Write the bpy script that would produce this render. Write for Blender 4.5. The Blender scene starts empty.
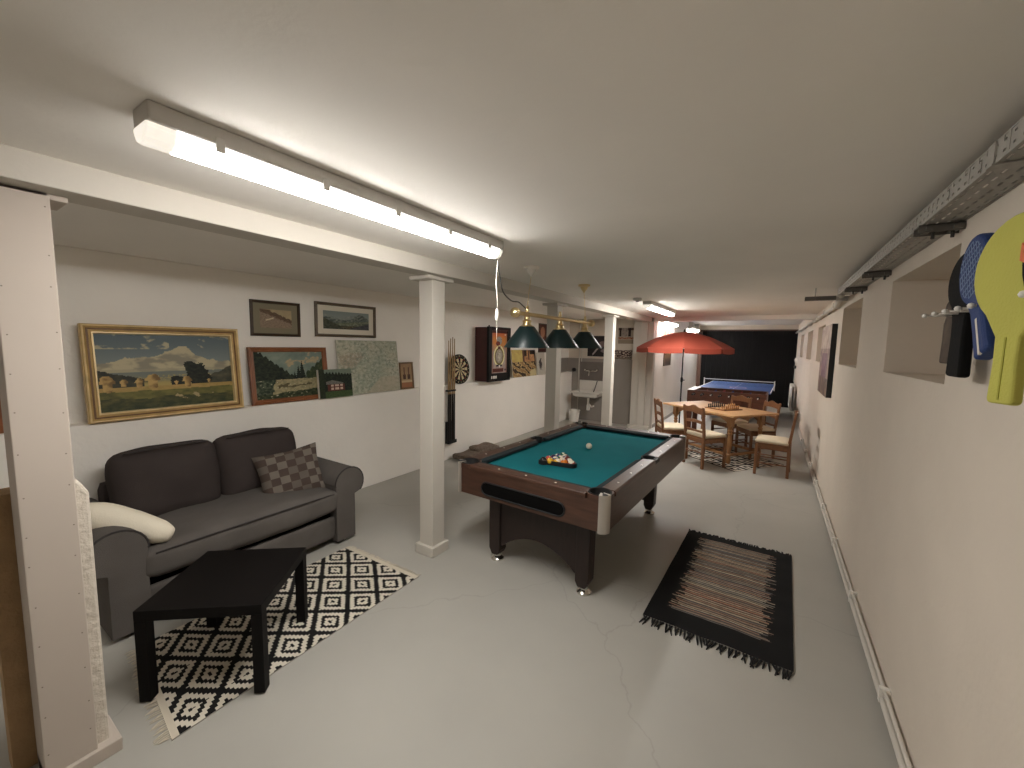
import bpy, bmesh, math, random
from mathutils import Vector, Matrix, noise
random.seed(7)
S = bpy.context.scene
COL = S.collection
PI = math.pi
def R(d): return math.radians(d)

# ------------------------------------------------------------------ materials
def s2l(c):
    return tuple((x/12.92 if x <= .04045 else ((x+.055)/1.055)**2.4) for x in c)
def rgb(r, g, b): return s2l((r/255, g/255, b/255))
MATS = {}
def mat(name, col, rough=.6, metal=0., spec=.5, bump=0., bscale=40., var=0., vscale=6., emit=None, estr=0., trans=0., stretch=(1,1,1), coat=0.):
    if name in MATS: return MATS[name]
    m = bpy.data.materials.new(name); m.use_nodes = True
    nt = m.node_tree; b = nt.nodes['Principled BSDF']
    b.inputs['Base Color'].default_value = (*col, 1)
    b.inputs['Roughness'].default_value = rough
    b.inputs['Metallic'].default_value = metal
    b.inputs['Specular IOR Level'].default_value = spec
    if coat: b.inputs['Coat Weight'].default_value = coat
    if trans: b.inputs['Transmission Weight'].default_value = trans
    tc = nt.nodes.new('ShaderNodeTexCoord'); mp = nt.nodes.new('ShaderNodeMapping')
    mp.inputs['Scale'].default_value = stretch
    nt.links.new(tc.outputs['Object'], mp.inputs['Vector'])
    n = nt.nodes.new('ShaderNodeTexNoise'); n.inputs['Scale'].default_value = vscale; n.inputs['Detail'].default_value = 6
    nt.links.new(mp.outputs['Vector'], n.inputs['Vector'])
    if var:
        r = nt.nodes.new('ShaderNodeValToRGB')
        r.color_ramp.elements[0].position = .3; r.color_ramp.elements[1].position = .7
        r.color_ramp.elements[0].color = (*[max(0, c*(1-var)) for c in col], 1)
        r.color_ramp.elements[1].color = (*[min(1, c*(1+var)) for c in col], 1)
        nt.links.new(n.outputs['Fac'], r.inputs['Fac']); nt.links.new(r.outputs['Color'], b.inputs['Base Color'])
    if bump:
        n2 = nt.nodes.new('ShaderNodeTexNoise'); n2.inputs['Scale'].default_value = bscale; n2.inputs['Detail'].default_value = 4
        nt.links.new(mp.outputs['Vector'], n2.inputs['Vector'])
        bp = nt.nodes.new('ShaderNodeBump'); bp.inputs['Strength'].default_value = bump; bp.inputs['Distance'].default_value = .01
        nt.links.new(n2.outputs['Fac'], bp.inputs['Height']); nt.links.new(bp.outputs['Normal'], b.inputs['Normal'])
    if emit:
        b.inputs['Emission Color'].default_value = (*emit, 1); b.inputs['Emission Strength'].default_value = estr
    MATS[name] = m
    return m
def paint_mat(name='painted_surface', rough=.55):
    if name in MATS: return MATS[name]
    m = bpy.data.materials.new(name); m.use_nodes = True
    nt = m.node_tree; b = nt.nodes['Principled BSDF']
    a = nt.nodes.new('ShaderNodeVertexColor'); a.layer_name = 'Pigment'
    nt.links.new(a.outputs['Color'], b.inputs['Base Color'])
    b.inputs['Roughness'].default_value = rough
    b.inputs['Specular IOR Level'].default_value = .3
    MATS[name] = m
    return m

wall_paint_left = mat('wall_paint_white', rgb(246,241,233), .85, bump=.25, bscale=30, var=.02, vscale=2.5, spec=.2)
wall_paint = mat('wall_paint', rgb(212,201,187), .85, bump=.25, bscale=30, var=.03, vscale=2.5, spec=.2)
ceil_paint = mat('ceiling_paint', rgb(240,235,228), .9, bump=.12, bscale=25, var=.03, vscale=1.5, spec=.2)
floor_paint = mat('floor_paint', rgb(166,163,155), .42, bump=.06, bscale=8, var=.05, vscale=1.6, spec=.35)
def add_cracks(m, scale, dark):
    nt = m.node_tree; b = nt.nodes['Principled BSDF']; src = b.inputs['Base Color'].links[0].from_socket
    tc = nt.nodes.new('ShaderNodeTexCoord'); nz = nt.nodes.new('ShaderNodeTexNoise'); nz.inputs['Scale'].default_value = 3; nz.inputs['Detail'].default_value = 5
    va = nt.nodes.new('ShaderNodeVectorMath'); va.operation = 'MULTIPLY_ADD'; va.inputs[1].default_value = (.35,.35,.35)
    nt.links.new(tc.outputs['Object'], nz.inputs['Vector']); nt.links.new(nz.outputs['Color'], va.inputs[0]); nt.links.new(tc.outputs['Object'], va.inputs[2])
    vo = nt.nodes.new('ShaderNodeTexVoronoi'); vo.feature = 'DISTANCE_TO_EDGE'; vo.inputs['Scale'].default_value = scale
    nt.links.new(va.outputs[0], vo.inputs['Vector'])
    r = nt.nodes.new('ShaderNodeValToRGB'); r.color_ramp.elements[0].position = 0; r.color_ramp.elements[1].position = .004
    r.color_ramp.elements[0].color = (dark, dark, dark, 1); r.color_ramp.elements[1].color = (1, 1, 1, 1)
    nt.links.new(vo.outputs['Distance'], r.inputs['Fac'])
    mx = nt.nodes.new('ShaderNodeMix'); mx.data_type = 'RGBA'; mx.blend_type = 'MULTIPLY'; mx.inputs['Factor'].default_value = 1
    nt.links.new(src, mx.inputs['A']); nt.links.new(r.outputs['Color'], mx.inputs['B']); nt.links.new(mx.outputs['Result'], b.inputs['Base Color'])
add_cracks(floor_paint, .55, .87)
trim_paint = mat('trim_paint', rgb(198,192,182), .7, bump=.08, bscale=60, var=.02, spec=.25)
board_paint = mat('board_paint', rgb(186,175,164), .8, var=.02, vscale=3, spec=.2)
rough_plaster = mat('rough_plaster', rgb(200,191,178), .9, bump=.9, bscale=35, var=.03, spec=.2)
grey_dado = mat('grey_dado', rgb(146,139,132), .6, var=.04, vscale=3, spec=.3)
grey_tile = mat('grey_tile', rgb(112,104,98), .45, var=.06, vscale=12)
black_wood = mat('black_wall_boards', rgb(13,12,12), .8, var=.3, vscale=3, stretch=(6,6,.4), spec=.15)
brown_wood = mat('jamb_wood', rgb(84,58,45), .6, var=.15, vscale=6, stretch=(8,8,1))
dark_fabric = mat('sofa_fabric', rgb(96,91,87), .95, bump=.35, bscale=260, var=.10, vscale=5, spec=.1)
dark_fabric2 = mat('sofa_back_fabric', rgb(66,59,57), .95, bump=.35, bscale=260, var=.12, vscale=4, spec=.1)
piping_m = mat('sofa_piping', rgb(52,47,46), .9)
recess_shade = mat('painted_recess_shade', rgb(9,8,8), .95, spec=.1)  # near-black colour stands in for the shade inside slots and gaps
white_fabric = mat('cream_cotton', rgb(226,217,198), .95, bump=.2, bscale=120, var=.03, spec=.1)
lack = mat('black_lacquer', rgb(9,6,6), .6, var=.1, spec=.18)
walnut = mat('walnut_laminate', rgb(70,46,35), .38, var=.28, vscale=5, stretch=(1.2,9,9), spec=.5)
walnut_y = mat('walnut_laminate_long_lit', rgb(72,50,40), .34, var=.25, vscale=5, stretch=(9,1.2,9), spec=.55)  # long-grain copy, tinted paler for the light falling on the side apron
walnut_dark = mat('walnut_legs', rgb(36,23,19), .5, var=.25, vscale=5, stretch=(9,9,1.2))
felt = mat('green_felt', rgb(24,108,116), .95, bump=.15, bscale=300, var=.06, vscale=4, spec=.1)
rubber = mat('black_rubber', rgb(20,20,22), .6)
chrome = mat('chrome', rgb(215,212,205), .2, metal=1)
alu = mat('brushed_aluminium', rgb(196,190,182), .42, metal=.8)
steel = mat('galvanised_steel', rgb(166,162,155), .5, metal=.25, var=.08, vscale=20)
dark_steel = mat('dark_steel', rgb(66,64,60), .5, metal=.6)
bracket_steel = mat('bracket_steel', rgb(104,100,94), .5, metal=.3)
brass = mat('brass', rgb(226,204,156), .28, metal=1)
shade_green = mat('shade_green', rgb(12,36,38), .38, spec=.5)
shade_white = mat('shade_inside', rgb(225,222,210), .6)
lamp_body = mat('lamp_body', rgb(196,192,186), .5)
lamp_clear = mat('lamp_clear_plastic', rgb(228,222,212), .35, var=.08, vscale=30, emit=(1,.93,.82), estr=.3)
white_plastic = mat('white_plastic', rgb(228,224,216), .4)
cable_grey = mat('cable_grey', rgb(70,68,66), .5)
cord_white = mat('cord_white', rgb(216,210,200), .6)
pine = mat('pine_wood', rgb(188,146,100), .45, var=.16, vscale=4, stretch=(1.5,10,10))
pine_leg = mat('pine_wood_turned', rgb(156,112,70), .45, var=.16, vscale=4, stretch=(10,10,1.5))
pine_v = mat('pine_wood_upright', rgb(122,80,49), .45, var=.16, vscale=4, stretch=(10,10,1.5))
seat_pad = mat('seat_fabric', rgb(208,194,168), .9, bump=.2, bscale=150, var=.04)
orange_cloth = mat('parasol_cloth', rgb(152,66,48), .85, bump=.1, bscale=200, var=.06, vscale=4)
foos_wood = mat('foosball_wood', rgb(98,56,38), .45, var=.2, vscale=4, stretch=(1.2,8,8))
blue_top = mat('blue_table_top', rgb(32,70,128), .6, var=.03)
white_line = mat('white_line', rgb(226,226,226), .6)
ceramic = mat('white_ceramic', rgb(212,207,198), .25, spec=.5)
yellow_cloth = mat('yellow_cover', rgb(186,182,84), .75, bump=.2, bscale=150, var=.04, vscale=6)
black_cloth = mat('black_cover', rgb(7,7,7), .85, spec=.2, bump=.15, bscale=150)
navy_cloth = mat('navy_cover', rgb(22,50,104), .7, bump=.15, bscale=150)
maroon = mat('maroon_cabinet', rgb(72,26,24), .45, var=.15, vscale=5)
gloss_black = mat('gloss_black', rgb(10,10,10), .45, spec=.3)
gold = mat('gilded_wood', rgb(196,164,108), .4, metal=.25, var=.16, vscale=14)
gold_dark = mat('gilded_dark', rgb(226,200,150), .4, metal=.2, var=.16, vscale=14)
gold_groove_shade = mat('gilded_groove_shade', rgb(112,78,40), .5, var=.1, vscale=14)
frame_dark = mat('dark_frame_wood', rgb(66,50,36), .5, var=.2, vscale=8)
frame_grey = mat('grey_brown_frame', rgb(98,84,68), .5, var=.2, vscale=8)
frame_red = mat('red_brown_frame', rgb(136,84,52), .5, var=.2, vscale=8)
frame_tan = mat('tan_frame', rgb(120,92,62), .5, var=.2, vscale=8)
canvas_side = mat('canvas_side', rgb(214,208,196), .8)
heap_m = mat('brown_matting', rgb(112,98,86), 1., bump=1., bscale=60, var=.35, vscale=30)
tan_m = mat('tan_cloth', rgb(140,112,80), .95, bump=.5, bscale=80, var=.15, vscale=8)
skirt_m = mat('baseboard_grey', rgb(168,164,158), .6)
PAINT = paint_mat()
PAINT_CLOTH = paint_mat('woven_colours', .95)

def emission(name, col, strength):
    m = bpy.data.materials.new(name); m.use_nodes = True
    nt = m.node_tree; nt.nodes.clear()
    e = nt.nodes.new('ShaderNodeEmission'); o = nt.nodes.new('ShaderNodeOutputMaterial')
    e.inputs['Color'].default_value = (*col, 1); e.inputs['Strength'].default_value = strength
    # the fitting's reflector sends more light down than up and sideways
    g = nt.nodes.new('ShaderNodeNewGeometry'); sp = nt.nodes.new('ShaderNodeSeparateXYZ'); mr = nt.nodes.new('ShaderNodeMapRange')
    mr.inputs['From Min'].default_value = -1; mr.inputs['From Max'].default_value = -.3; mr.inputs['To Min'].default_value = strength*1.15; mr.inputs['To Max'].default_value = strength*.06
    nt.links.new(g.outputs['Normal'], sp.inputs[0]); nt.links.new(sp.outputs['Z'], mr.inputs['Value']); nt.links.new(mr.outputs[0], e.inputs['Strength'])
    nt.links.new(e.outputs[0], o.inputs[0]); return m
GLOW = emission('lit_diffuser', (1, .968, .922), 40)
GLOW_MID = emission('lit_diffuser_mid', (1, .968, .922), 50)
GLOW_FILL = emission('fill_diffuser_rear', (1, .968, .922), 12)  # glow of the added fill lamp
GLOW_COOL = emission('lit_diffuser_cool', (1, .97, .955), 52)

# ------------------------------------------------------------------ mesh building
class MB:
    def __init__(self): self.v = []; self.f = []; self.m = []; self.p = []
    def add(self, vs, fs, mi=0, M=None):
        o = len(self.v); self.p.append((o, len(self.f)))
        self.v += [tuple(M @ Vector(p)) if M else tuple(p) for p in vs]
        self.f += [tuple(i+o for i in f) for f in fs]; self.m += [mi]*len(fs)
        return self
    def box(self, c, s, mi=0, M=None):
        x, y, z = c; a, b, d = s[0]/2, s[1]/2, s[2]/2
        vs = [(x+i*a, y+j*b, z+k*d) for k in (-1, 1) for j in (-1, 1) for i in (-1, 1)]
        return self.add(vs, [(0,2,3,1),(4,5,7,6),(0,1,5,4),(2,6,7,3),(0,4,6,2),(1,3,7,5)], mi, M)
    def bb(self, x0, x1, y0, y1, z0, z1, mi=0, M=None):
        return self.box(((x0+x1)/2,(y0+y1)/2,(z0+z1)/2), (abs(x1-x0),abs(y1-y0),abs(z1-z0)), mi, M)
    def lathe(self, prof, c=(0,0,0), n=24, mi=0, M=None, cap=True):
        vs = []; fs = []
        for r, z in prof:
            for i in range(n):
                a = 2*PI*i/n; vs.append((c[0]+r*math.cos(a), c[1]+r*math.sin(a), c[2]+z))
        k = len(prof)
        for j in range(k-1):
            for i in range(n):
                fs.append((j*n+i, j*n+(i+1)%n, (j+1)*n+(i+1)%n, (j+1)*n+i))
        if cap:
            fs.append(tuple(range(n))[::-1]); fs.append(tuple((k-1)*n+i for i in range(n)))
        return self.add(vs, fs, mi, M)
    def tube(self, pts, r, n=10, mi=0, M=None, closed=False):
        pts = [Vector(p) for p in pts]; rs = r if isinstance(r, (list, tuple)) else [r]*len(pts)
        vs = []; fs = []; K = len(pts); up = None
        for i, p in enumerate(pts):
            if closed: d = pts[(i+1)%K]-pts[i-1]
            else: d = pts[min(i+1,K-1)]-pts[max(i-1,0)]
            d.normalize()
            if up is None:
                up = Vector((0,0,1)) if abs(d.z) < .9 else Vector((1,0,0))
            a = d.cross(up); a.normalize(); b = a.cross(d); b.normalize(); up = b
            for j in range(n):
                t = 2*PI*j/n; vs.append(p + a*rs[i]*math.cos(t) + b*rs[i]*math.sin(t))
        rng = K if closed else K-1
        for i in range(rng):
            for j in range(n):
                i2 = (i+1) % K
                fs.append((i*n+j, i*n+(j+1)%n, i2*n+(j+1)%n, i2*n+j))
        if not closed:
            fs.append(tuple(range(n))[::-1]); fs.append(tuple((K-1)*n+j for j in range(n)))
        return self.add(vs, fs, mi, M)
    def prism(self, poly, a0, a1, axis='y', mi=0, M=None):
        n = len(poly)
        def P(u, w, a): return {'y': (u, a, w), 'x': (a, u, w), 'z': (u, w, a)}[axis]
        vs = [P(u, w, a0) for u, w in poly] + [P(u, w, a1) for u, w in poly]
        fs = [tuple(range(n)), tuple(range(2*n-1, n-1, -1))]
        for i in range(n): fs.append((i, i+n, (i+1)%n+n, (i+1)%n))
        return self.add(vs, fs, mi, M)
    def puff(self, c, s, r=.05, bulge=(0,0,0), n=10, mi=0, M=None, wob=0., seed=0):
        hx = [q/2 for q in s]; idx = {}; vs = []; fs = []
        def vid(i, j, k):
            key = (i, j, k)
            if key in idx: return idx[key]
            q = [2*t/n-1 for t in key]
            p = [q[a]*hx[a] for a in range(3)]
            inner = [max(-(hx[a]-r), min(hx[a]-r, p[a])) for a in range(3)]
            d = Vector([p[a]-inner[a] for a in range(3)])
            if d.length > 1e-9: d = d.normalized()*r
            o = [inner[a]+d[a] for a in range(3)]
            for a in range(3):
                b_, c_ = (a+1) % 3, (a+2) % 3
                o[a] += (1 if q[a] > 0 else -1)*abs(q[a])*bulge[a]*(1-q[b_]**2)*(1-q[c_]**2)
            v = Vector(o)
            if wob: v += Vector(noise.noise_vector(v*5+Vector((seed, seed, seed))))*wob
            idx[key] = len(vs); vs.append(v+Vector(c)); return idx[key]
        for a in range(3):
            for side in (0, n):
                for i in range(n):
                    for j in range(n):
                        q = []
                        for (di, dj) in ((0,0),(1,0),(1,1),(0,1)):
                            t = [0,0,0]; t[a] = side; t[(a+1)%3] = i+di; t[(a+2)%3] = j+dj; q.append(vid(*t))
                        fs.append(tuple(q) if side else tuple(q[::-1]))
        return self.add(vs, fs, mi, M)
    def each(self, name, m, parent=None, **kw):
        """one object per added shape"""
        out = []; ends = self.p[1:]+[(len(self.v), len(self.f))]
        for (v0, f0), (v1, f1) in zip(self.p, ends):
            b = MB(); b.v = self.v[v0:v1]; b.f = [tuple(i-v0 for i in f) for f in self.f[f0:f1]]; b.m = self.m[f0:f1]
            out.append(b.build(name, m, parent, **kw))
        return out
    def build(self, name, m, parent=None, loc=None, rot=None, smooth=False, bevel=0., seg=2, sub=0):
        me = bpy.data.meshes.new(name); me.from_pydata(self.v, [], self.f)
        bm = bmesh.new(); bm.from_mesh(me); bmesh.ops.recalc_face_normals(bm, faces=bm.faces); bm.to_mesh(me); bm.free()
        for q in (m if isinstance(m, (list, tuple)) else [m]): me.materials.append(q)
        for p, i in zip(me.polygons, self.m): p.material_index = i; p.use_smooth = bool(smooth)
        if smooth and smooth is not True:
            me.set_sharp_from_angle(angle=R(smooth))
        o = bpy.data.objects.new(name, me); COL.objects.link(o)
        if parent: o.parent = parent
        if loc: o.location = loc
        if rot: o.rotation_euler = rot
        if bevel:
            b = o.modifiers.new('Bevel', 'BEVEL'); b.width = bevel; b.segments = seg; b.limit_method = 'ANGLE'; b.angle_limit = R(40)
            b.harden_normals = False
        if sub:
            q = o.modifiers.new('Subdivision', 'SUBSURF'); q.levels = sub; q.render_levels = sub
        return o

def tag(o, label=None, cat=None, group=None, kind=None):
    if label: o['label'] = label
    if cat: o['category'] = cat
    if group: o['group'] = group
    if kind: o['kind'] = kind
    return o
def thing(name, label, cat, loc, rz=0., group=None, rx=0.):
    o = bpy.data.objects.new(name, None); COL.objects.link(o)
    o.empty_display_size = .1
    o.location = loc; o.rotation_euler = (rx, 0, rz)
    return tag(o, label, cat, group)
def kids(o): return [c for c in bpy.data.objects if c.parent == o]
def dup(o, parent=None):
    c = o.copy(); COL.objects.link(c)
    if parent: c.parent = parent
    for k in kids(o): dup(k, c)
    return c
def struct(name, mb, m, label, cat, **kw):
    return tag(mb.build(name, m, **kw), label, cat, None, 'structure')

def painted(name, w, h, nx, ny, fn, parent=None, z0=0., y=0., back=.006, m=None, flat=False, loc=None, rot=None, thick_mat=None, wave=0.):
    """front face is a grid carrying the picture's own pigment; x right, z up (or flat on the floor: x, y)"""
    vs = []; fs = []; cols = []
    for j in range(ny+1):
        for i in range(nx+1):
            a, b = -w/2+w*i/nx, h*j/ny
            if flat:
                vs.append((a, b-h/2, back + (wave*noise.noise((a*6, b*6, 0)) if wave else 0)))
            else: vs.append((a, y, z0+b))
    for j in range(ny):
        for i in range(nx):
            q = (j*(nx+1)+i, j*(nx+1)+i+1, (j+1)*(nx+1)+i+1, (j+1)*(nx+1)+i)
            fs.append(q); cols.append(s2l(tuple(max(0, min(1, t)) for t in fn((i+.5)/nx, (j+.5)/ny))))
    nf = len(fs); o = len(vs)
    c4 = [0, nx, (ny+1)*(nx+1)-1, ny*(nx+1)]
    for ci in c4:
        p = vs[ci]
        vs.append((p[0], p[1], 0.) if flat else (p[0], p[1]+back, p[2]))
    # sides and back
    bot = list(range(nx+1)); top = [ny*(nx+1)+i for i in range(nx+1)]
    lef = [j*(nx+1) for j in range(ny+1)]; rig = [j*(nx+1)+nx for j in range(ny+1)]
    fs.append(tuple(bot[::-1]+[o, o+1])); fs.append(tuple(rig[::-1]+[o+1, o+2]))
    fs.append(tuple(top+[o+2, o+3])); fs.append(tuple(lef+[o+3, o]))
    fs.append((o, o+3, o+2, o+1))
    me = bpy.data.meshes.new(name); me.from_pydata(vs, [], fs)
    at = me.color_attributes.new('Pigment', 'FLOAT_COLOR', 'CORNER')
    edge = (.3, .28, .25, 1)
    for p in me.polygons:
        c = (*cols[p.index], 1) if p.index < nf else edge
        for li in p.loop_indices: at.data[li].color = c
    me.materials.append(m or PAINT)
    if thick_mat:
        me.materials.append(thick_mat)
        for p in me.polygons:
            if p.index >= nf: p.material_index = 1
    ob = bpy.data.objects.new(name, me); COL.objects.link(ob)
    if parent: ob.parent = parent
    if loc: ob.location = loc
    if rot: ob.rotation_euler = rot
    return ob

def frame_part(name, w, h, prof, m, parent):
    """mitred frame: prof is a list of (inset, y); picture faces local -Y, bottom at z=0"""
    vs = []; fs = []
    for d, y in prof:
        vs += [(-w/2+d, y, d), (w/2-d, y, d), (w/2-d, y, h-d), (-w/2+d, y, h-d)]
    K = len(prof)
    for k in range(K):
        k2 = (k+1) % K
        for i in range(4):
            fs.append((k*4+i, k*4+(i+1)%4, k2*4+(i+1)%4, k2*4+i))
    return MB().add(vs, fs).build(name, m, parent)

def fbm(x, y, s=1., o=4, z=0.): return noise.fractal((x*s, y*s, z), .6, 2.1, o)
def mix(a, b, t):
    t = max(0., min(1., t)); return tuple(a[i]*(1-t)+b[i]*t for i in range(3))
def C(r, g, b): return (r/255, g/255, b/255)
def sst(a, b, x):
    t = max(0., min(1., (x-a)/(b-a))); return t*t*(3-2*t)

# ------------------------------------------------------------------ camera
cam_d = bpy.data.cameras.new('camera'); cam = bpy.data.objects.new('camera', cam_d); COL.objects.link(cam)
def make_cam():
    f = 405.; vx, vy, roll = 773-512, 349.5-384, .0188
    Y = Vector((vx, vy, f)).normalized()
    b = -(Y.x*-roll+Y.y)/Y.z
    D = Vector((-roll, 1, b)).normalized(); Z = -D; X = Y.cross(Z)
    rows = (X, Y, Z)     # world = rows . cam(x right, y down, z fwd)
    right = Vector([r.x for r in rows]); down = Vector([r.y for r in rows]); fwd = Vector([r.z for r in rows])
    M = Matrix.Identity(4)
    for i in range(3):
        M[i][0] = right[i]; M[i][1] = -down[i]; M[i][2] = -fwd[i]
    M.translation = Vector((0, 0, 1.7))
    cam.matrix_world = M
    cam_d.sensor_fit = 'HORIZONTAL'; cam_d.sensor_width = 36; cam_d.lens = 36*f/1024
    cam_d.clip_start = .02; cam_d.clip_end = 60
make_cam(); S.camera = cam

# ------------------------------------------------------------------ the room
XR, XL, XU, CZ = .58, -3.91, -4.03, 2.30
YB, YS, YE = -5.0, 8.70, 14.4      # wall behind the camera, sink wall, end wall
XF = -2.05                          # left wall of the far part
struct('floor', MB().bb(-4.3, .9, YB-.2, YE+.2, -.1, 0), floor_paint, 'light grey painted concrete floor of the whole cellar room', 'floor')
struct('ceiling', MB().bb(-4.3, .9, YB-.2, 8.72, CZ, CZ+.15).bb(-2.3, .9, 8.72, YE+.2, 2.42, 2.57), ceil_paint, 'flat off white plastered ceiling of the cellar', 'ceiling')
lw = MB().bb(XU-.25, XU, YB, YS+.2, 0, CZ).bb(XU, XL, YB, YS, 0, 1.10)
struct('wall_left', lw, wall_paint_left, 'white left wall with a thicker lower half forming a ledge', 'wall', bevel=.006)
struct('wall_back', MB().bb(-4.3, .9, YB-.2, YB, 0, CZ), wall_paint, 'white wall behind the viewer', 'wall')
# right wall with window recesses (y0,y1,z0,z1)
niches = [(2.27,3.33,1.575,2.12),(4.28,5.36,1.56,2.13),(6.95,8.0,1.53,2.05),(9.0,10.2,1.52,2.06),(11.4,12.6,1.52,2.06)]
rw = MB(); D = .36
ys = [YB]
for a, b, c, d in niches:
    rw.bb(XR, XR+D, ys[-1], a, 0, 2.42)
    rw.bb(XR, XR+D, a, b, 0, c); rw.bb(XR, XR+D, a, b, d, 2.42)
    ys.append(b)
rw.bb(XR, XR+D, ys[-1], YE, 0, 2.42)
rw.bb(XR+D, XR+D+.1, YB, YE, 0, 2.42)
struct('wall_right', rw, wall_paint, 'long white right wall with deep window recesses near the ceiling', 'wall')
# sink wall: dado proud of the upper wall
sw = MB().bb(XL-.2, -2.4, YS+.06, YS+.25, 0, CZ)
sw.bb(XU, -2.46, YS, YS+.06, 0, 1.42, 1)
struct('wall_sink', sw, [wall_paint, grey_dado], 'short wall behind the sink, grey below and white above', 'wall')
gp = MB().bb(XU, XU+.004, 7.9, YS+.05, 1.10, 1.42)
struct('wall_left_grey_band', gp, grey_dado, 'grey painted patch above the ledge in the sink corner', 'wall')
struct('wall_far_left', MB().bb(XF-.25, XF, 8.705, YE, 0, 2.42), wall_paint_left, 'white left wall of the narrow far part behind the orange parasol', 'wall')
pl = MB().bb(-2.46, -2.30, 8.50, 8.75, 0, CZ).bb(-2.30, -2.16, 8.44, 8.72, 0, CZ).bb(-2.16, XF, 8.5, 8.7, 0, CZ).bb(-2.48, XF+.01, 8.42, 8.5, 0, .07)
struct('wall_pier', pl, trim_paint, 'stepped white pier ending the sink corner beside the parasol', 'pier', bevel=.004)
struct('beam_crossing', MB().bb(XF-.35, XR, 8.50, 8.74, 2.225, CZ+.12), ceil_paint, 'shallow white ceiling beam crossing the room above the parasol', 'beam')
ew = MB().bb(-2.3, .9, YE, YE+.2, 2.285, 2.42)
struct('wall_end', ew, wall_paint, 'white strip of end wall above the black boards', 'wall')
bwm = MB()
xs = -1.95
while xs < XR-.01:
    x2 = min(xs+.155, XR); bwm.bb(xs+.0025, x2-.0025, YE-.03, YE+.05, .0, 2.285); xs = x2
bwm.bb(-2.05, XR, YE, YE+.08, 0, 2.285)
struct('wall_end_boards', bwm, black_wood, 'black boarded end wall behind the blue table tennis table', 'wall')
struct('trim_jamb', MB().bb(-2.05, -1.935, YE-.07, YE-.005, 0, 2.285), brown_wood, 'brown wooden post at the left edge of the black end wall', 'trim', bevel=.004)
struct('trim_lintel', MB().bb(-1.955, XR, YE-.05, YE-.005, 2.25, 2.29), brown_wood, 'thin brown strip along the top of the black boards', 'trim')
struct('baseboard_far_left', MB().bb(XF, XF+.015, 8.75, YE-.08, 0, .07), skirt_m, 'grey skirting along the far left wall', 'baseboard')

# beam and posts
struct('beam', MB().bb(-2.265, -2.09, YB, 8.45, 2.20, CZ+.01), trim_paint, 'long white ceiling beam carried by the row of posts', 'beam', bevel=.004)
for i, (yc, lab) in enumerate([(2.345, 'white square post between sofa and pool table'), (4.45, 'white square post behind the billiard lamp, second along the beam'), (6.455, 'white square post in front of the grey sink wall')]):
    p = MB().bb(-2.32, -2.18, yc-.07, yc+.07, .075, 2.175)
    p.bb(-2.345, -2.155, yc-.095, yc+.095, 0, .08)
    p.bb(-2.35, -2.15, yc-.14, yc+.14, 2.172, 2.20)
    struct('post', p, trim_paint, lab, 'post', bevel=.005)
p = MB().bb(-2.35, -2.19, .225, .36, 0, 2.2)
p.bb(-2.19, -2.172, .222, .362, .05, 2.188)
p.bb(-2.36, -2.19, .20, .41, 2.18, 2.20)
o_ = struct('post', p, board_paint, 'tall boarded white post in the left foreground with rows of screws', 'post', bevel=.003)
scr = MB()
for k in range(15):
    for yy in (.236, .348):
        z = .15+k*.142 + random.uniform(-.02, .02)
        scr.lathe([(.0, 0), (.0024, 0), (.0024, .001), (0, .0012)], (0, 0, 0), 8, 0, Matrix.Translation((-2.172, yy+random.uniform(-.003,.003), z)) @ Matrix.Rotation(PI/2, 4, 'Y'), cap=False)
tag(scr.build('screw_heads', mat('screw_grey', rgb(120,108,98), .5), o_), kind='stuff')
pm = MB()
prof = [(.30,0),(.402,0),(.402,1.10),(.375,1.155),(.30,1.155)]
pm.prism(prof, -2.45, -2.195, 'x')
struct('trim_masonry_back', MB().bb(-2.47, -2.36, .165, .302, 0, 1.11), mat('tan_plaster', rgb(168,140,108), .95, bump=.6, bscale=50, var=.12, vscale=9, spec=.1), 'tan masonry behind the left edge of the boarded post', 'pier')  # tan plaster, browner than the white stub beside it
struct('trim_masonry_pier', pm, rough_plaster, 'rough white masonry stub against the boarded post, about hip high', 'pier', bevel=.01)
pm = MB().bb(-2.34, -2.155, .225, .43, 0, .055)
struct('trim_plinth', pm, board_paint, 'low white boarded plinth under the foreground post', 'trim', bevel=.004)

# ------------------------------------------------------------------ fluorescent lamps
def lamp(loc, L, label, glow, rz=0.):
    t = thing('fluorescent_lamp', label, 'ceiling lamp', loc, rz, 'tube lamps on the ceiling')
    MB().bb(-.055, .055, -L/2, L/2, -.05, 0).build('housing', lamp_body, t, bevel=.006)
    prof = [(-.047,-.049),(.047,-.049),(.045,-.064),(.032,-.086),(.012,-.096),(-.012,-.096),(-.032,-.086),(-.045,-.064)]
    MB().prism(prof, -L/2+.065, L/2-.03, 'y').build('diffuser', glow, t)
    for a, b in ((-L/2-.004, -L/2+.0645), (L/2-.0295, L/2+.004)):
        MB().prism([(x*1.01, z) for x, z in prof], a, b, 'y').build('end_cap', lamp_clear, t, bevel=.006)
    q = MB()
    for k in range(5):
        y = -L/2+.16+(L-.3)*k/4
        for sd in (-1, 1): q.bb(sd*.0475, sd*.0575, y-.012, y+.012, -.07, -.03)
    q.each('clip', lamp_body, t, bevel=.002)
    return t
lamp((-1.42, 1.213, CZ), 1.61, 'long lit tube lamp on the ceiling in the foreground above the sofa area', GLOW)
lamp((-1.42, 6.22, CZ), 1.57, 'lit tube lamp on the ceiling before the crossing beam', GLOW_MID)
lamp((-3.0, -1.9, CZ), 1.57, 'added unseen fill tube lamp in the sofa bay behind the viewer', GLOW_FILL)  # added fill lamp, out of view, brightens the left wall and sofa bay
lamp((-1.985, 9.62, 2.30), 1.5, 'lit tube lamp just behind the crossing beam above the parasol', GLOW_COOL)

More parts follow.
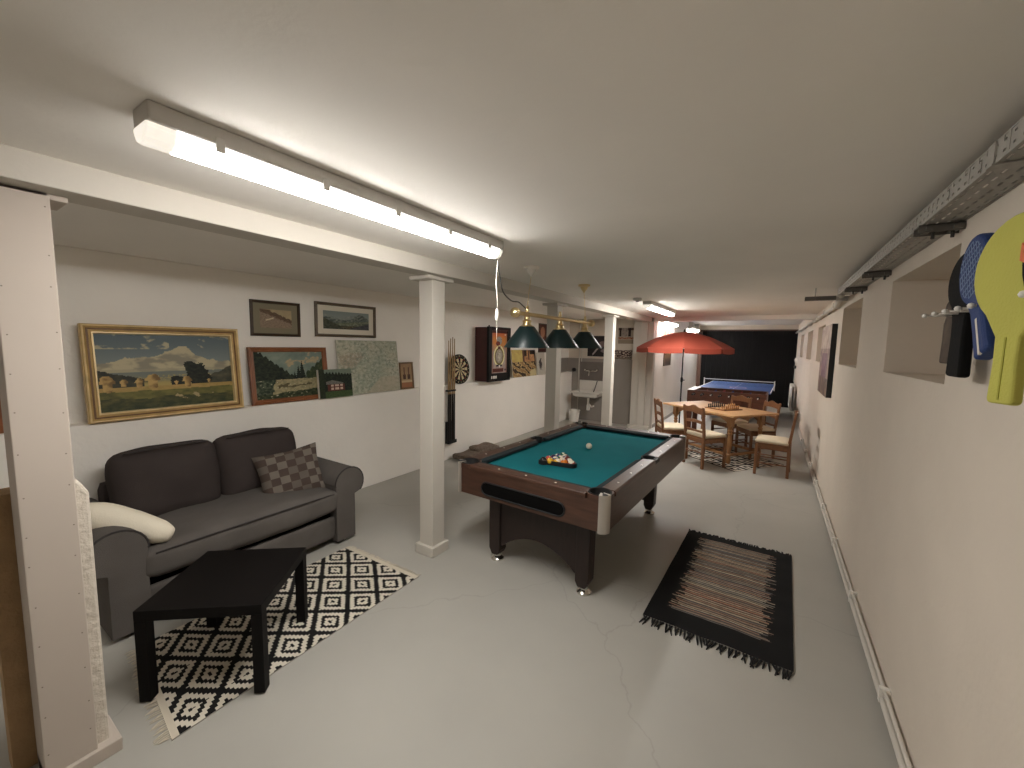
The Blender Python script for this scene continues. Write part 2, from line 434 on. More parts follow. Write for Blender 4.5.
lamp((-1.985, 12.95, 2.30), 1.5, 'farthest lit tube lamp, before the black end wall', GLOW_COOL)

for k in ('fluorescent_lamp.003', 'fluorescent_lamp.004'):
    for y in (-.5, .5): MB().bb(-.065, .05, y-.02, y+.02, 0, .12).build('hanging_bracket', lamp_body, bpy.data.objects[k])
t = thing('pull_cord', 'white pull cord with a plastic handle hanging from the near tube lamp', 'cord', (-1.42, 2.035, 2.2))
MB().tube([(0,0,.01),(-.012,.004,-.12),(.004,.0,-.26),(0,0,-.292)], .0022, 6).build('cord', cord_white, t, smooth=True)
MB().lathe([(.003,-.36),(.009,-.352),(.011,-.33),(.009,-.30),(.004,-.288)], n=12).build('handle', white_plastic, t, smooth=40)
MB().tube([(0,0,-.355),(.002,0,-.47)], .0012, 5).build('loose_string', cord_white, t)
pts = []
A = [Vector(q) for q in ((-1.42,2.025,2.215),(-1.45,2.10,2.13),(-1.49,2.2,2.04),(-1.53,2.36,2.0),(-1.56,2.5,2.005),(-1.59,2.6,1.995),(-1.61,2.72,1.965))]
for i in range(len(A)-1):
    p0, p1, p2, p3 = A[max(i-1,0)], A[i], A[i+1], A[min(i+2,len(A)-1)]
    for k in range(6):
        s = k/6
        pts.append(.5*((2*p1)+(p2-p0)*s+(2*p0-5*p1+4*p2-p3)*s*s+(3*p1-p0-3*p2+p3)*s**3))
pts.append(A[-1])
tag(MB().tube(pts, .0042, 8).build('power_cable', cable_grey, smooth=True), 'thin dark cable drooping from the near tube lamp to the brass bar', 'cable')

# ------------------------------------------------------------------ billiard lamp
t = thing('billiard_lamp', 'brass bar lamp with three dark green cone shades over the pool table', 'hanging lamp', (-1.61, 3.285, 1.935))
MB().tube([(0,-.74,0),(0,.74,0)], .016, 16).build('bar', brass, t, smooth=40)
for s in (-1, 1):
    M = Matrix.Translation((0, s*.74, 0)) @ Matrix.Rotation(-s*PI/2, 4, 'X')
    MB().lathe([(.018,-.03),(.034,-.022),(.036,-.006),(.026,0),(.034,.006),(.036,.014),(.024,.026),(.0,.032)], n=20, M=M, cap=False).build('finial', brass, t, smooth=40)
for k in range(3):
    y = (k-1)*.57
    sh = MB().lathe([(.055,-.095),(.058,-.095),(.176,-.252),(.176,-.258),(.172,-.258),(.055,-.10)], (0,y,0), 40, cap=False).build('shade', [shade_green], t, smooth=40)
    MB().lathe([(.054,-.101),(.170,-.2565)], (0,y,0), 40, cap=False).build('shade_lining', shade_white, sh, smooth=True)
    MB().lathe([(.0,-.10),(.057,-.10),(.057,-.092),(.034,-.082),(.03,-.06),(.038,-.052),(.024,-.045),(.02,-.015),(.0,-.015)], (0,y,0), 24, cap=False).build('socket_cup', brass, t, smooth=40)
    MB().lathe([(.0,-.17),(.022,-.165),(.03,-.145),(.022,-.115),(.014,-.10)], (0,y,0), 14, cap=False).build('bulb', shade_white, t, smooth=True)
    MB().lathe([(.0,.015),(.013,.015),(.017,.03),(.010,.045),(.013,.058),(.0,.066)], (0,y,0), 16, cap=False).build('top_knob', brass, t, smooth=40)
for y, yr in ((-.57, -.52), (.57, .52)):
    MB().tube([(0,y,.06),(0,(y*2+yr)/3,.16),(0,yr,.30)], .0022, 6).build('suspension_wire', brass, t)
    MB().lathe([(.0,.285),(.008,.29),(.012,.30),(.026,.318),(.034,.33),(.036,.345),(.058,.35),(.058,.3645),(.0,.3645)], (0,yr,0), 24, cap=False).build('ceiling_rose', brass if y > 0 else white_plastic, t, smooth=40)

t = thing('smoke_detector', 'small round grey detector on the ceiling before the second tube lamp', 'detector', (-1.45, 5.10, CZ))
MB().lathe([(.0,0),(.055,0),(.055,-.018),(.045,-.034),(.0,-.038)], n=24, cap=False).build('housing', lamp_body, t, smooth=40)
MB().lathe([(.02,-.036),(.02,-.042),(.0,-.044)], n=16, cap=False).build('sensor_cap', dark_steel, t, smooth=40)

# ------------------------------------------------------------------ right wall services
ty0, ty1 = .3, 4.75
t = thing('cable_tray', 'perforated galvanised cable tray running along the top of the right wall', 'cable tray', (0, 0, 2.2))
side = MB(); bot = MB()
def perforated(mb, u0, u1, w0, w1, pitch, rows, hl, hw, place):
    """plate with real slots: strips between the holes"""
    k = int((u1-u0)/pitch)
    for i in range(k):
        a = u0+i*pitch
        for r in range(rows):
            c0 = w0+(w1-w0)*r/rows; c1 = w0+(w1-w0)*(r+1)/rows; m = (c0+c1)/2
            ua, ub = a+(pitch-hl)/2, a+(pitch+hl)/2
            for (p, q, s, v) in ((a, ua, c0, c1), (ub, a+pitch, c0, c1), (ua, ub, c0, m-hw/2), (ua, ub, m+hw/2, c1)):
                mb.add([place(p, s), place(q, s), place(q, v), place(p, v)], [(0,1,2,3)])
perforated(side, ty0, ty1, 0, .055, .05, 2, .018, .007, lambda u, w: (.46, u, w))
perforated(bot, ty0, ty1, .46, .575, .06, 4, .035, .007, lambda u, w: (w, u, 0))
so = side.build('side_flange', steel, t); bo = bot.build('perforated_base', steel, t)
for q in (so, bo):
    md = q.modifiers.new('Solidify', 'SOLIDIFY'); md.thickness = .0015
MB().bb(.458, .464, ty0, ty1, -.003, .004).bb(.458, .47, ty0, ty1, .053, .057).bb(.572, .578, ty0, ty1, -.004, .05).each('edge_lip', steel, t)
MB().bb(.452, .58, 1.62, 1.66, -.006, -.002).bb(.454, .4585, 1.62, 1.66, 0, .055).build('joint_strap', steel, t)
for yc, ds in ((2.28, 'nearest'), (3.42, 'middle'), (4.18, 'farthest')):
    t = thing('tray_bracket', '%s dark metal clamp bracket under the cable tray on the right wall' % ds, 'bracket', (.52, yc, 2.1965), 0, 'brackets under the cable tray')
    MB().bb(-.07, .06, -.035, -.03, -.03, 0).bb(-.07, .06, .03, .035, -.03, 0).bb(-.07, .06, -.035, .035, -.006, -.002).build('channel', bracket_steel, t)
    MB().bb(-.05, -.03, -.045, .045, -.024, -.012).bb(.025, .05, -.05, .05, -.026, -.012).each('clamp_bar', bracket_steel, t)
    MB().lathe([(.006,-.05),(.006,0)], (-.02,0,0), 8).lathe([(.006,-.05),(.006,0)], (.035,0,0), 8).each('bolt', dark_steel, t)
t = thing('tray_offcut', 'short perforated tray arm sticking out across the ceiling at the tray end', 'cable tray', (.36, 4.95, 2.182))
q = MB(); perforated(q, -.13, .11, -.03, .03, .04, 2, .022, .008, lambda u, w: (u, w, 0))
q = q.build('perforated_strip', bracket_steel, t); md = q.modifiers.new('Solidify', 'SOLIDIFY'); md.thickness = .002
MB().bb(-.13, .11, -.033, -.03, 0, .035).bb(-.13, .11, .03, .033, 0, .035).each('flange', bracket_steel, t)
MB().bb(.11, .20, -.04, .04, -.012, .03).build('elbow', steel, t, bevel=.006)
MB().lathe([(.005,.0),(.005,.118)], (-.05,0,0), 8).build('hanger_rod', steel, t)
t = thing('ceiling_conduit', 'pale pipe running on from the tray along the top of the right wall', 'pipe', (0, 0, 0))
MB().tube([(.50,4.8,2.225),(.52,5.2,2.19),(.54,5.6,2.18),(.54,8.4,2.18),(.54,8.8,2.19),(.54,YE-.05,2.19)], .025, 12).build('pipe', trim_paint, t, smooth=True)
q = MB()
for y in (5.6, 6.6, 7.6, 8.3, 9.5, 11., 12.5): q.bb(.51, .582, y-.012, y+.012, 2.15, 2.21)
q.each('clip', white_plastic, t)
t = thing('floor_conduit', 'white painted heating pipe along the foot of the right wall', 'pipe', (0, 0, 0))
MB().tube([(.553,YB+.02,.045),(.553,12.2,.045)], .014, 10).tube([(.56,YB+.02,.085),(.56,12.2,.085)], .009, 10).build('pipe', trim_paint, t, smooth=True)
q = MB()
for k in range(12): q.bb(.54, .582, -1.2+k*.92-.012, -1.2+k*.92+.012, .028, .1)
q.each('clip', white_plastic, t)
MB().bb(.566, .5815, YB, 12.2, 0, .03).build('skirting', trim_paint, t)

# radiator
t = thing('radiator', 'white panel radiator low on the right wall beside the black end wall', 'radiator', (.50, 12.95, .15))
q = MB().bb(-.04, -.02, -.6, .6, 0, .62).bb(.02, .04, -.6, .6, 0, .62)
for k in range(24): q.bb(-.047, -.039, -.58+k*.05, -.56+k*.05, .03, .59)
q.build('panel', white_plastic, t, bevel=.006)
MB().bb(-.043, .043, -.605, .605, .612, .628).build('top_grille', trim_paint, t, bevel=.003)
MB().tube([(0,-.6,.05),(0,-.66,.05),(0,-.66,-.14)], .011, 10).build('feed_pipe', trim_paint, t, smooth=True)
MB().lathe([(.02,0),(.024,.03),(.02,.07)], (0,-.66,.05), 12).build('valve', white_plastic, t, smooth=40)
MB().bb(.04, .08, -.4, -.36, .1, .5).bb(.04, .08, .36, .4, .1, .5).each('wall_bracket', white_plastic, t)
t = thing('thermostat', 'small white wall box above the radiator at the far end of the right wall', 'thermostat', (XR, 13.7, 1.36))
MB().bb(-.05, 0, -.05, .05, 0, .12).build('case', white_plastic, t, bevel=.006)
MB().lathe([(.02,0),(.018,.016)], n=14, M=Matrix.Translation((-.05,0,.06)) @ Matrix.Rotation(-PI/2, 4, 'Y')).build('dial', trim_paint, t)
t = thing('pipe_valve', 'small dark valve on a thin pipe under the white wall box', 'valve', (XR, 13.7, .82))
MB().tube([(-.03,0,0),(-.03,0,.54)], .011, 8).build('pipe', trim_paint, t, smooth=True)
MB().lathe([(.016,.36),(.028,.38),(.028,.43),(.016,.45)], (-.03,0,0), 12).build('body', dark_steel, t, smooth=40)
MB().bb(-.075, -.03, -.008, .008, .395, .41).build('lever', dark_steel, t)

# ------------------------------------------------------------------ framed pictures
def framed(name, label, y0, y1, z, h, fw, fd, fm, fn, lean=0., x=XU, mat_w=0., mat_col=None, res=(110, 70), side='left', inner=None, group=None, cat='picture', matfn=None):
    w = abs(y1-y0)
    if side == 'left': t = thing(name, label, cat, (x, (y0+y1)/2, z), R(90), group, rx=-lean)
    elif side == 'front': t = thing(name, label, cat, ((y0+y1)/2, x, z), 0, group, rx=-lean)
    else: t = thing(name, label, cat, (x, (y0+y1)/2, z), R(-90), group, rx=-lean)
    prof = [(0, 0), (0, -fd), (fw*.25, -fd*1.15), (fw*.5, -fd*.8), (fw*.8, -fd*.95), (fw, -fd*.55), (fw, 0)]
    frame_part('frame', w, h, prof, fm, t)
    if inner:
        frame_part('outer_bead', w-.010, h-.010, [(0,-fd*1.0),(0,-fd*1.22),(.004,-fd*1.27),(.009,-fd*1.22),(.009,-fd*1.0)], inner, t).location = (0, 0, .005)
        frame_part('groove_shade', w-2*fw*.46, h-2*fw*.46, [(0,-fd*.7),(0,-fd*.93),(.010,-fd*.93),(.010,-fd*.7)], gold_groove_shade, t).location = (0, 0, fw*.46)  # raised dark strip, painted as the shade of a moulding groove
        frame_part('gilt_slip', w-2*fw*.86, h-2*fw*.86, [(0,-fd*.6),(0,-fd*1.02),(.008,-fd*1.02),(.014,-fd*.5),(.014,-fd*.4)], inner, t).location = (0, 0, fw*.86)
    iw, ih = w-2*fw+.004, h-2*fw+.004
    if mat_w:
        def g(u, v):
            a, b = u*iw, v*ih; mw = mat_w if isinstance(mat_w, tuple) else (mat_w, mat_w)
            if a < mw[0] or a > iw-mw[0] or b < mw[1] or b > ih-mw[1]: return mat_col
            return fn((a-mw[0])/(iw-2*mw[0]), (b-mw[1])/(ih-2*mw[1]))
    else: g = fn
    painted('picture', iw, ih, res[0], res[1], g, t, z0=fw-.002, y=-fd*.45, back=fd*.4)
    return t

def N(x, y, z=0., o=4): return noise.fractal((x, y, z), .9, 2.1, o)*.8
def landscape(u, v):
    n = N(u*5, v*7); n2 = N(u*14, v*18, 3.)
    c = mix(C(128,136,132), C(92,104,108), sst(.5, 1., v))
    bank = .62+.20*math.exp(-((u-.57)/.17)**2)+.07*math.exp(-((u-.25)/.12)**2)+.06*N(u*9, 1., 5.)
    if v < bank: c = mix(C(184,172,140), C(140,134,116), sst(.1, -.3, n+.4*(v-bank+.12)))
    if v > .80 and (u > .72 or u < .5): c = mix(c, C(178,168,138), sst(.05, .35, n+.5*n2))
    if v < .54: c = mix(c, C(158,150,126), .55)
    if v < .50+.012*N(u*10, 2.): c = mix(C(112,118,112), C(126,124,100), sst(.5, .38, v)+.3*n2)
    if v < .45 and abs(n2) < .06: c = C(158,144,98)
    if u < .36 and v < .54-.46*u+.03*N(u*16, 3.): c = mix(C(42,44,36), C(72,68,50), n2+.4)
    if u > .72 and v < .36+.72*(u-.72)+.02*N(u*14, 7.): c = mix(C(58,60,50), C(92,86,64), n2+.4)
    if .30 < v < .41 and .3 < u < .62: c = mix(c, C(172,152,92), sst(.41, .33, v))
    tr = min(math.hypot((u-.70)/.085, (v-.44)/.155), math.hypot((u-.65)/.05, (v-.55)/.08), math.hypot((u-.545)/.065, (v-.36)/.075), math.hypot((u-.75)/.06, (v-.37)/.09))+.35*n2
    if tr < 1 and v > .27: c = mix(C(22,26,20), C(48,52,36), N(u*30, v*30)+.3)
    if v < .31:
        c = mix(C(176,146,88), C(148,128,70), n2+.35)
        if v < .255+.02*n: c = mix(C(116,110,58), C(82,82,44), n2+.4+n)
        if v < .155+.03*n: c = mix(C(58,62,38), C(100,94,52), n2+.25)
        if v < .07: c = mix(C(46,54,34), C(88,86,52), n2+.35)
        if abs(v-.15) < .05 and .46 < u < .82 and n2 > .34: c = C(168,150,108)
    for (hx, hy, hw, hh) in ((.065,.36,.05,.105),(.36,.375,.055,.095),(.265,.355,.032,.06),(.615,.345,.036,.075),(.165,.36,.028,.05),(.53,.34,.02,.03),(.79,.345,.018,.03)):
        d = math.hypot((u-hx)/hw, (v-hy)/hh)
        if d < 1+.25*n2 and (v > hy or abs(u-hx) < hw*.62): c = mix(C(190,158,98), C(120,94,56), sst(-.4, .7, (u-hx)/hw+n2))
    return c
def eagle(u, v):
    c = mix(C(190,170,130), C(168,150,118), v+fbm(u*4, v*4, 1)*.4)
    d = v-(1.0-.62*u)
    if abs(d+.02) < .11+.08*fbm(u*9, v*9, 1): c = mix(C(92,74,60), C(122,98,78), fbm(u*20, v*20, 1)+.4)
    elif d < -.1: c = mix(C(160,140,118), C(120,102,88), fbm(u*7, v*7, 4)+.4)
    if abs(v-(.45+.5*(u-.25))) < .035 and .16 < u < .42: c = C(206,190,160)
    return c
def mountains(u, v):
    n = N(u*16, v*10); c = mix(C(152,158,146), C(126,136,132), v)
    r1 = .70+.10*math.sin(u*11+1)+.06*N(u*12, 1.); r2 = .52+.36*math.exp(-((u-.80)/.17)**2)+.14*math.exp(-((u-.1)/.12)**2)+.05*N(u*14, 5.)
    if v < r1: c = mix(C(116,124,122), C(150,154,144), n+.5)
    if v < r2: c = mix(C(72,80,76), C(140,144,132), n+.4)
    if v < .40+.25*(u-.5)+.04*n: c = mix(C(140,144,122), C(84,90,72), n+.5)
    if v < .2: c = mix(C(54,56,46), C(122,112,84), N(u*30, v*30)+.4)
    if u > .55 and v < .36*(u-.45)/.5: c = mix(C(62,62,64), C(88,88,86), n+.4)
    if u < .35 and v < .62-1.2*u: c = mix(C(58,62,50), C(92,94,76), n+.4)
    return c
def forest(u, v):
    n = N(u*7-v*4, v*7); n2 = N(u*22, v*22, 4.)
    c = mix(C(112,126,116), C(138,148,134), n+.5)
    if v > .55 and u > .42 and n+.5*(u-.7) > .12: c = mix(C(186,162,126), C(150,146,124), n2+.4)
    ridge = 1.04-1.15*u+.05*abs(math.sin(u*46))+.03*n2
    if u < .6 and v < ridge and v > .28: c = mix(C(30,38,30), C(58,64,48), n2+.35)
    rr = .42+1.15*(u-.66)+.05*abs(math.sin(u*40))
    if u > .72 and v < rr and v > .28: c = mix(C(46,58,40), C(82,90,58), n2+.35)
    for tx, tw, th in ((.36,.055,.68),(.30,.05,.64),(.61,.06,.70),(.665,.07,.80),(.55,.04,.56)):
        if .36 < v < th and abs(u-tx) < tw*(th-v)/(th-.34)*(.75+.3*abs(math.sin(v*70))): c = mix(C(26,34,28), C(48,56,42), n2+.3)
    if v < .40+.04*n:
        c = mix(C(172,160,122), C(126,120,90), n2+.35+.4*n)
        if u < .25+.12*n: c = mix(C(40,52,40), C(128,132,104), n2+.3)
        if v < .13+.10*(u-.5)+.04*n: c = mix(C(38,48,32), C(100,102,70), n2+.3)
        if n2 > .52: c = C(198,190,160)
        if abs(v-.26-.1*n) < .02 and .3 < u < .8: c = C(92,84,58)
    return c
def chalet(u, v):
    top = .86-.10*u+.13*abs(math.sin(u*34))*(.6+.5*fbm(u*20, 1, 1))
    c = mix(C(20,28,20), C(44,56,36), fbm(u*18, v*18, 1)+.3)
    if v > top: c = C(116,128,112)
    roof = .62-.30*abs(u-.38)
    if .2 < u < .72 and .48 < v < roof: c = mix(C(120,118,112), C(88,86,80), fbm(u*30, v*30, 1)+.3)
    if .24 < u < .76 and .24 < v < .48:
        c = C(94,50,42)
        if (.34 < u < .42 or .46 < u < .58 or .62 < u < .70) and (.28 < v < .36 or .40 < v < .46): c = C(206,180,160)
    if v < .22: c = mix(C(72,92,50), C(42,60,34), fbm(u*14, v*14, 3)+.35)
    if u < .16: c = mix(C(28,36,24), C(60,72,44), fbm(u*20, v*20, 3)+.2)
    return c
def mapfn(u, v):
    n = N(u*4, v*4, 3.); k = N(u*22, v*22, 7., 5); k2 = N(u*9+k*.5, v*9, 5.)
    c = mix(C(182,180,158), C(152,162,144), .5+.9*n+.45*math.exp(-((u-.45)/.35)**2-((v-.4)/.35)**2)-.2)
    c = mix(c, C(176,152,130), .55*sst(.45, 1., .9*math.exp(-((u-.15)/.22)**2-((v-.66)/.18)**2)+.5*n+.2))
    c = mix(c, C(118,128,116), .5*sst(.05, .5, k)); c = mix(c, C(206,202,184), .5*sst(.05, .45, -k))
    if abs(k2) < .018: c = mix(c, C(104,110,100), .5)
    if abs(N(u*5, v*5+.1*k, 11.)) < .012: c = C(208,202,182)
    if v < .30 and u > .3+.9*(v+.1): c = mix(c, C(188,176,152), .6)
    if u < .008 or v > .992 or u > .992 or v < .008: c = C(168,164,148)
    return c
def twofig(u, v):
    c = mix(C(176,150,112), C(150,118,84), v+fbm(u*5, v*5, 1)*.3)
    for x in (.3, .7):
        if abs(u-x) < .12 and .35 < v < .55: c = C(72,44,34)
        if abs(u-x) < .05 and .5 < v < .85: c = C(98,66,48)
    if v < .22: c = C(162,110,76)
    if .22 < v < .3: c = C(204,178,140)
    return c

rest = 'pictures standing on the wall ledge'
framed('framed_picture', 'large gold framed landscape painting with haystacks above the sofa', .738, 1.70, 1.103, .685, .062, .045, gold, landscape, R(5), XL-.012, inner=gold_dark, res=(150, 100), cat='painting')
framed('framed_picture', 'small dark framed picture of a bird hung upper left', 1.845, 2.305, 1.737, .33, .025, .022, frame_dark, eagle, 0, XU, (.062,.055), C(132,124,102), (90, 66))
framed('framed_picture', 'wide framed mountain panorama with white mount hung right of the bird picture', 2.465, 3.225, 1.748, .362, .03, .025, frame_grey, mountains, 0, XU, (.062,.055), C(220,212,194), (110, 70))
framed('framed_picture', 'red brown framed painting of a mountain stream in fir forest on the ledge', 1.79, 2.545, 1.103, .53, .045, .03, frame_red, forest, R(6), XL-.03, res=(130, 90), cat='painting')
def canvas(name, label, w, h, loc, rz, lean, fn, thick, res=(100, 70), cat='picture', sm=None, group=None):
    t = thing(name, label, cat, loc, rz, group, rx=-lean)
    painted('picture', w, h, res[0], res[1], fn, t, y=-thick, back=thick, thick_mat=sm or canvas_side)
    return t
canvas('map_poster', 'large pale green relief map board without frame leaning on the ledge', .845, .615, (XL-.02, 3.10, 1.103), R(90), R(7), mapfn, .010, (190, 140), 'map')
canvas('canvas_print', 'small unframed print of a chalet in dark firs, in front of the map', .385, .30, (XL+.0, 2.605, 1.103), R(90), R(5), chalet, .035, (100, 76), 'print')
framed('framed_picture', 'little framed picture with two brown figures beside the map', 3.555, 3.78, 1.103, .345, .022, .016, frame_tan, twofig, R(5), XL-.05, res=(40, 60))
framed('framed_picture', 'reddish brown framed picture at the left photo edge behind the boarded post', -.45, .385, 1.103, .76, .05, .035, frame_red, forest, R(5), XL-.03, res=(60, 60))

# dartboard
t = thing('dartboard', 'round black and cream dartboard standing on the ledge beside the cue rack', 'dartboard', (XL-.03, 4.665, 1.103+.215), R(90), rx=-R(6))
def sector_colors():
    prof = [(0,.006,2),(.006,.016,3),(.016,.10,0),(.10,.108,1),(.108,.160,0),(.160,.170,1),(.170,.215,4)]
    vs = []; fs = []; mi = []
    def P(r, a): return (r*math.sin(a), -.034, r*math.cos(a))
    for (a, b, kk) in prof:
        for s in range(20):
            for q in range(3):
                a0 = (s-.5+q/3)*2*PI/20; a1 = (s-.5+(q+1)/3)*2*PI/20
                o = len(vs); vs += [P(a, a0), P(b, a0), P(b, a1), P(a, a1)]; fs.append((o, o+1, o+2, o+3))
                mi.append({0: (0 if s % 2 == 0 else 1), 1: (2 if s % 2 == 0 else 3), 2: 2, 3: 3, 4: 0}[kk])
    return vs, fs, mi
db_black = mat('sisal_black', rgb(26,24,22), .9); db_cream = mat('sisal_cream', rgb(206,188,150), .9); db_red = mat('sisal_red', rgb(130,40,36), .9); db_green = mat('sisal_green', rgb(36,74,48), .9)
vs, fs, mi = sector_colors(); mb = MB(); mb.v = vs; mb.f = fs; mb.m = mi
mb.build('playing_face', [db_black, db_cream, db_red, db_green], t)
Mx = Matrix.Rotation(PI/2, 4, 'X')
MB().lathe([(.216,.0),(.222,.004),(.222,.032),(.214,.034),(.0,.0335)], n=48, M=Mx).build('rim', db_black, t, smooth=40)
NUM = [20,1,18,4,13,6,10,15,2,17,3,19,7,16,8,11,14,9,12,5]
nm = None
for i, k in enumerate(NUM):
    cu = bpy.data.curves.new('number', 'FONT'); cu.body = str(k); cu.size = .032; cu.align_x = 'CENTER'; cu.align_y = 'CENTER'; cu.extrude = .0006
    a = -i*2*PI/20
    o = bpy.data.objects.new('number', cu); COL.objects.link(o); o.parent = t; o.data.materials.append(db_cream)
    me = bpy.data.meshes.new_from_object(o); bpy.data.objects.remove(o)
    o = bpy.data.objects.new('number', me); COL.objects.link(o); o.parent = t
    o.location = (.195*math.sin(-a), -.0355, .195*math.cos(a)); o.rotation_euler = (PI/2, a, 0)

# cue rack and cues
t = thing('cue_rack', 'black wall rack for billiard cues behind the nearest slender post', 'cue rack', (XL, 4.43, .25))
MB().bb(0, .07, -.09, .09, .0, .02).bb(0, .012, -.09, .09, 0, .32).bb(.058, .07, -.09, .09, .0, .05).build('butt_tray', rubber, t, bevel=.004)
MB().bb(0, .055, -.085, .085, .76, .785).build('clip_rail', rubber, t, bevel=.004)
MB().bb(-.001, .008, -.03, .03, .0, .9).build('back_strip', rubber, t)
cue_lo = mat('cue_butt', rgb(30,24,22), .3); cue_hi = mat('cue_shaft', rgb(176,146,106), .35)
for k, (yo, L, lab) in enumerate(((-.06, 1.47, 'leftmost cue in the wall rack, next to the post'), (-.02, 1.5, 'second cue from the left in the wall rack'), (.025, 1.52, 'third cue from the left in the wall rack'), (.065, 1.5, 'rightmost cue in the wall rack, beside the dartboard'))):
    q = thing('billiard_cue', lab, 'cue', (XL+.038, 4.43+yo, .272), 0, 'cues in the wall rack')
    MB().lathe([(.0,0),(.014,0),(.0145,.01),(.0125,.70)], n=12, cap=False).build('butt', cue_lo, q, smooth=40)
    MB().lathe([(.0125,.70),(.0065,L-.03),(.0065,L-.004),(.0,L)], n=12, cap=False).build('shaft', cue_hi, q, smooth=40)

# amusement machine
mw, mh, md_ = .62, .865, .28
t = thing('amusement_machine', 'maroon wall gaming machine with black front and orange and grey artwork on the ledge', 'gaming machine', (XU, 5.485, 1.103), R(90))
MB().bb(-mw/2, mw/2, -.235, 0, 0, mh).build('cabinet', maroon, t, bevel=.008)
def ring_front():
    b = MB(); y0, y1 = -md_, -.236
    b.bb(-mw/2-.004, -.225, y0, y1, -.004, mh+.01); b.bb(.225, mw/2+.004, y0, y1, -.004, mh+.01)
    b.bb(-.225, .225, y0, y1, mh-.05, mh+.01); b.bb(-.225, .225, y0, y1, -.004, .13)
    return b
ring_front().build('front_frame', gloss_black, t, bevel=.006)
def art(u, v):
    c = mix(C(176,160,150), C(150,132,132), fbm(u*6, v*6, 1)+.4)
    c = mix(c, C(204,132,62), sst(.45, .75, v+.12*fbm(u*5, v*5, 2)))
    c = mix(c, C(192,88,62), sst(.80, .95, v)*.7)
    if u < .12 or u > .9: c = mix(c, C(150,108,92), .6)
    r = math.hypot((u-.5)/.34, (v-.40)/.25)
    if .82 < r < 1.02 and v > .19: c = C(228,220,168)
    elif .66 < r <= .82: c = C(108,98,46)
    elif r <= .66: c = mix(C(168,158,146), C(140,130,122), fbm(u*14, v*14, 1)+.4)
    if abs(u-.5) < .09 and .28 < v < .52: c = mix(C(196,188,170), C(120,112,96), sst(.2, .6, abs(fbm(u*20, v*16, 1))))
    if abs(u-.5) < .2-.4*(v-.16) and .155 < v < .20: c = C(40,36,48)
    if abs(u-.52) < .045 and .13 < v < .19: c = C(226,220,212)
    f = math.hypot((u-.5)/.17, (v-.77)/.10)
    if f < 1: c = mix(C(176,170,158), C(120,116,112), fbm(u*16, v*16, 2)+.35)
    if math.hypot((u-.42)/.13, (v-.70)/.055) < 1: c = mix(C(132,52,38), C(84,48,44), fbm(u*20, v*20, 1)+.3)
    if abs(u-.5) < .09 and .575 < v < .63: c = C(84,36,44)
    if v < .115 and .10 < u < .78 and v > .02:
        c = C(104,50,36)
        if .045 < v < .09 and (u*24) % 1 < .55: c = C(60,28,24)
    if v < .115 and u > .84 and math.hypot((u-.9)/.05, (v-.07)/.025) < 1: c = C(74,50,62)
    if v > .945: c = C(74,38,34)
    if v > .88 and math.hypot((u-.88)/.05, (v-.91)/.018) < 1: c = C(228,206,180)
    return c
painted('artwork_panel', .452, mh-.178, 60, 90, art, t, z0=.129, y=-.262, back=.024)
q = MB()
for (x0, x1) in ((-.24,-.215),(-.19,-.165),(-.155,-.13),(-.12,-.095)): q.bb(x0, x1, -md_-.002, -md_, .045, .088)
q.each('counter_digit', white_plastic, t)
MB().bb(-.20, .20, -.285, -.28, mh-.044, mh-.034).build('header_strip', maroon, t)
MB().lathe([(.0,0),(.012,0),(.012,.02),(.0,.024)], (-.29,-.262,mh+.008), 12, cap=False).build('lock_knob', gloss_black, t)

def tiger(u, v):
    if v > .56:
        c = mix(C(206,186,110), C(188,160,96), fbm(u*6, v*6, 1)+.3)
        if u > .5: c = mix(C(196,150,104), C(150,104,76), fbm(u*9, v*9, 1)+.3)
        if u > .95 or (.45 < u < .62 and v > .78) or (u > .75 and v > .84): c = C(44,34,30)
        if .44 < u < .52: c = C(98,70,58)
        if .68 < u < .73 and v > .62: c = C(72,50,42)
    else:
        s = math.sin((u*1.15+v*1.5)*15+3.2*fbm(u*2.2, v*2.2, 1.3)+.8*fbm(u*7, v*7, 2))
        c = C(56,40,32) if s > .45 else (C(196,168,120) if s > -.5 else C(150,118,80))
        if u > .72 and v < .3-.4*(1-u): c = C(206,190,146)
    return c
canvas('canvas_print', 'striped yellow brown tiger painting beside the gaming machine on the ledge', .86, .50, (XL-.02, 6.58, 1.103), R(90), R(6), tiger, .018, (110, 66), 'painting')
def feather(u, v):
    c = C(198,190,176)
    d = math.hypot((u-.45)/.24, (v-.47)/.32)+.5*fbm(u*8, v*8, 1)
    if d < .75: c = mix(C(52,44,44), C(104,92,90), d)
    return c
canvas('canvas_print', 'pale print with a dark feather shape right of the striped tiger painting', .34, .45, (XL-.02, 7.24, 1.103), R(90), R(6), feather, .012, (40, 50), 'print')
def portrait(u, v):
    c = mix(C(112,70,56), C(84,48,42), v)
    if math.hypot((u-.5)/.3, (v-.72)/.2) < 1: c = C(166,118,92)
    if v < .12: c = C(70,34,32)
    if .12 < v < .2: c = C(186,150,130)
    return c
framed('framed_picture', 'narrow upright brown picture hung above the feather print behind the shades', 7.26, 7.60, 1.55, .59, .02, .018, frame_dark, portrait, 0, XU, res=(40, 60))

# ------------------------------------------------------------------ sink corner
t = thing('sink', 'white utility sink with tall splashback on the grey wall', 'sink', (-3.40, YS, .0))
vs = []; fs = []
q = MB()
rim = [(.32,.0),(.32,-.44)]
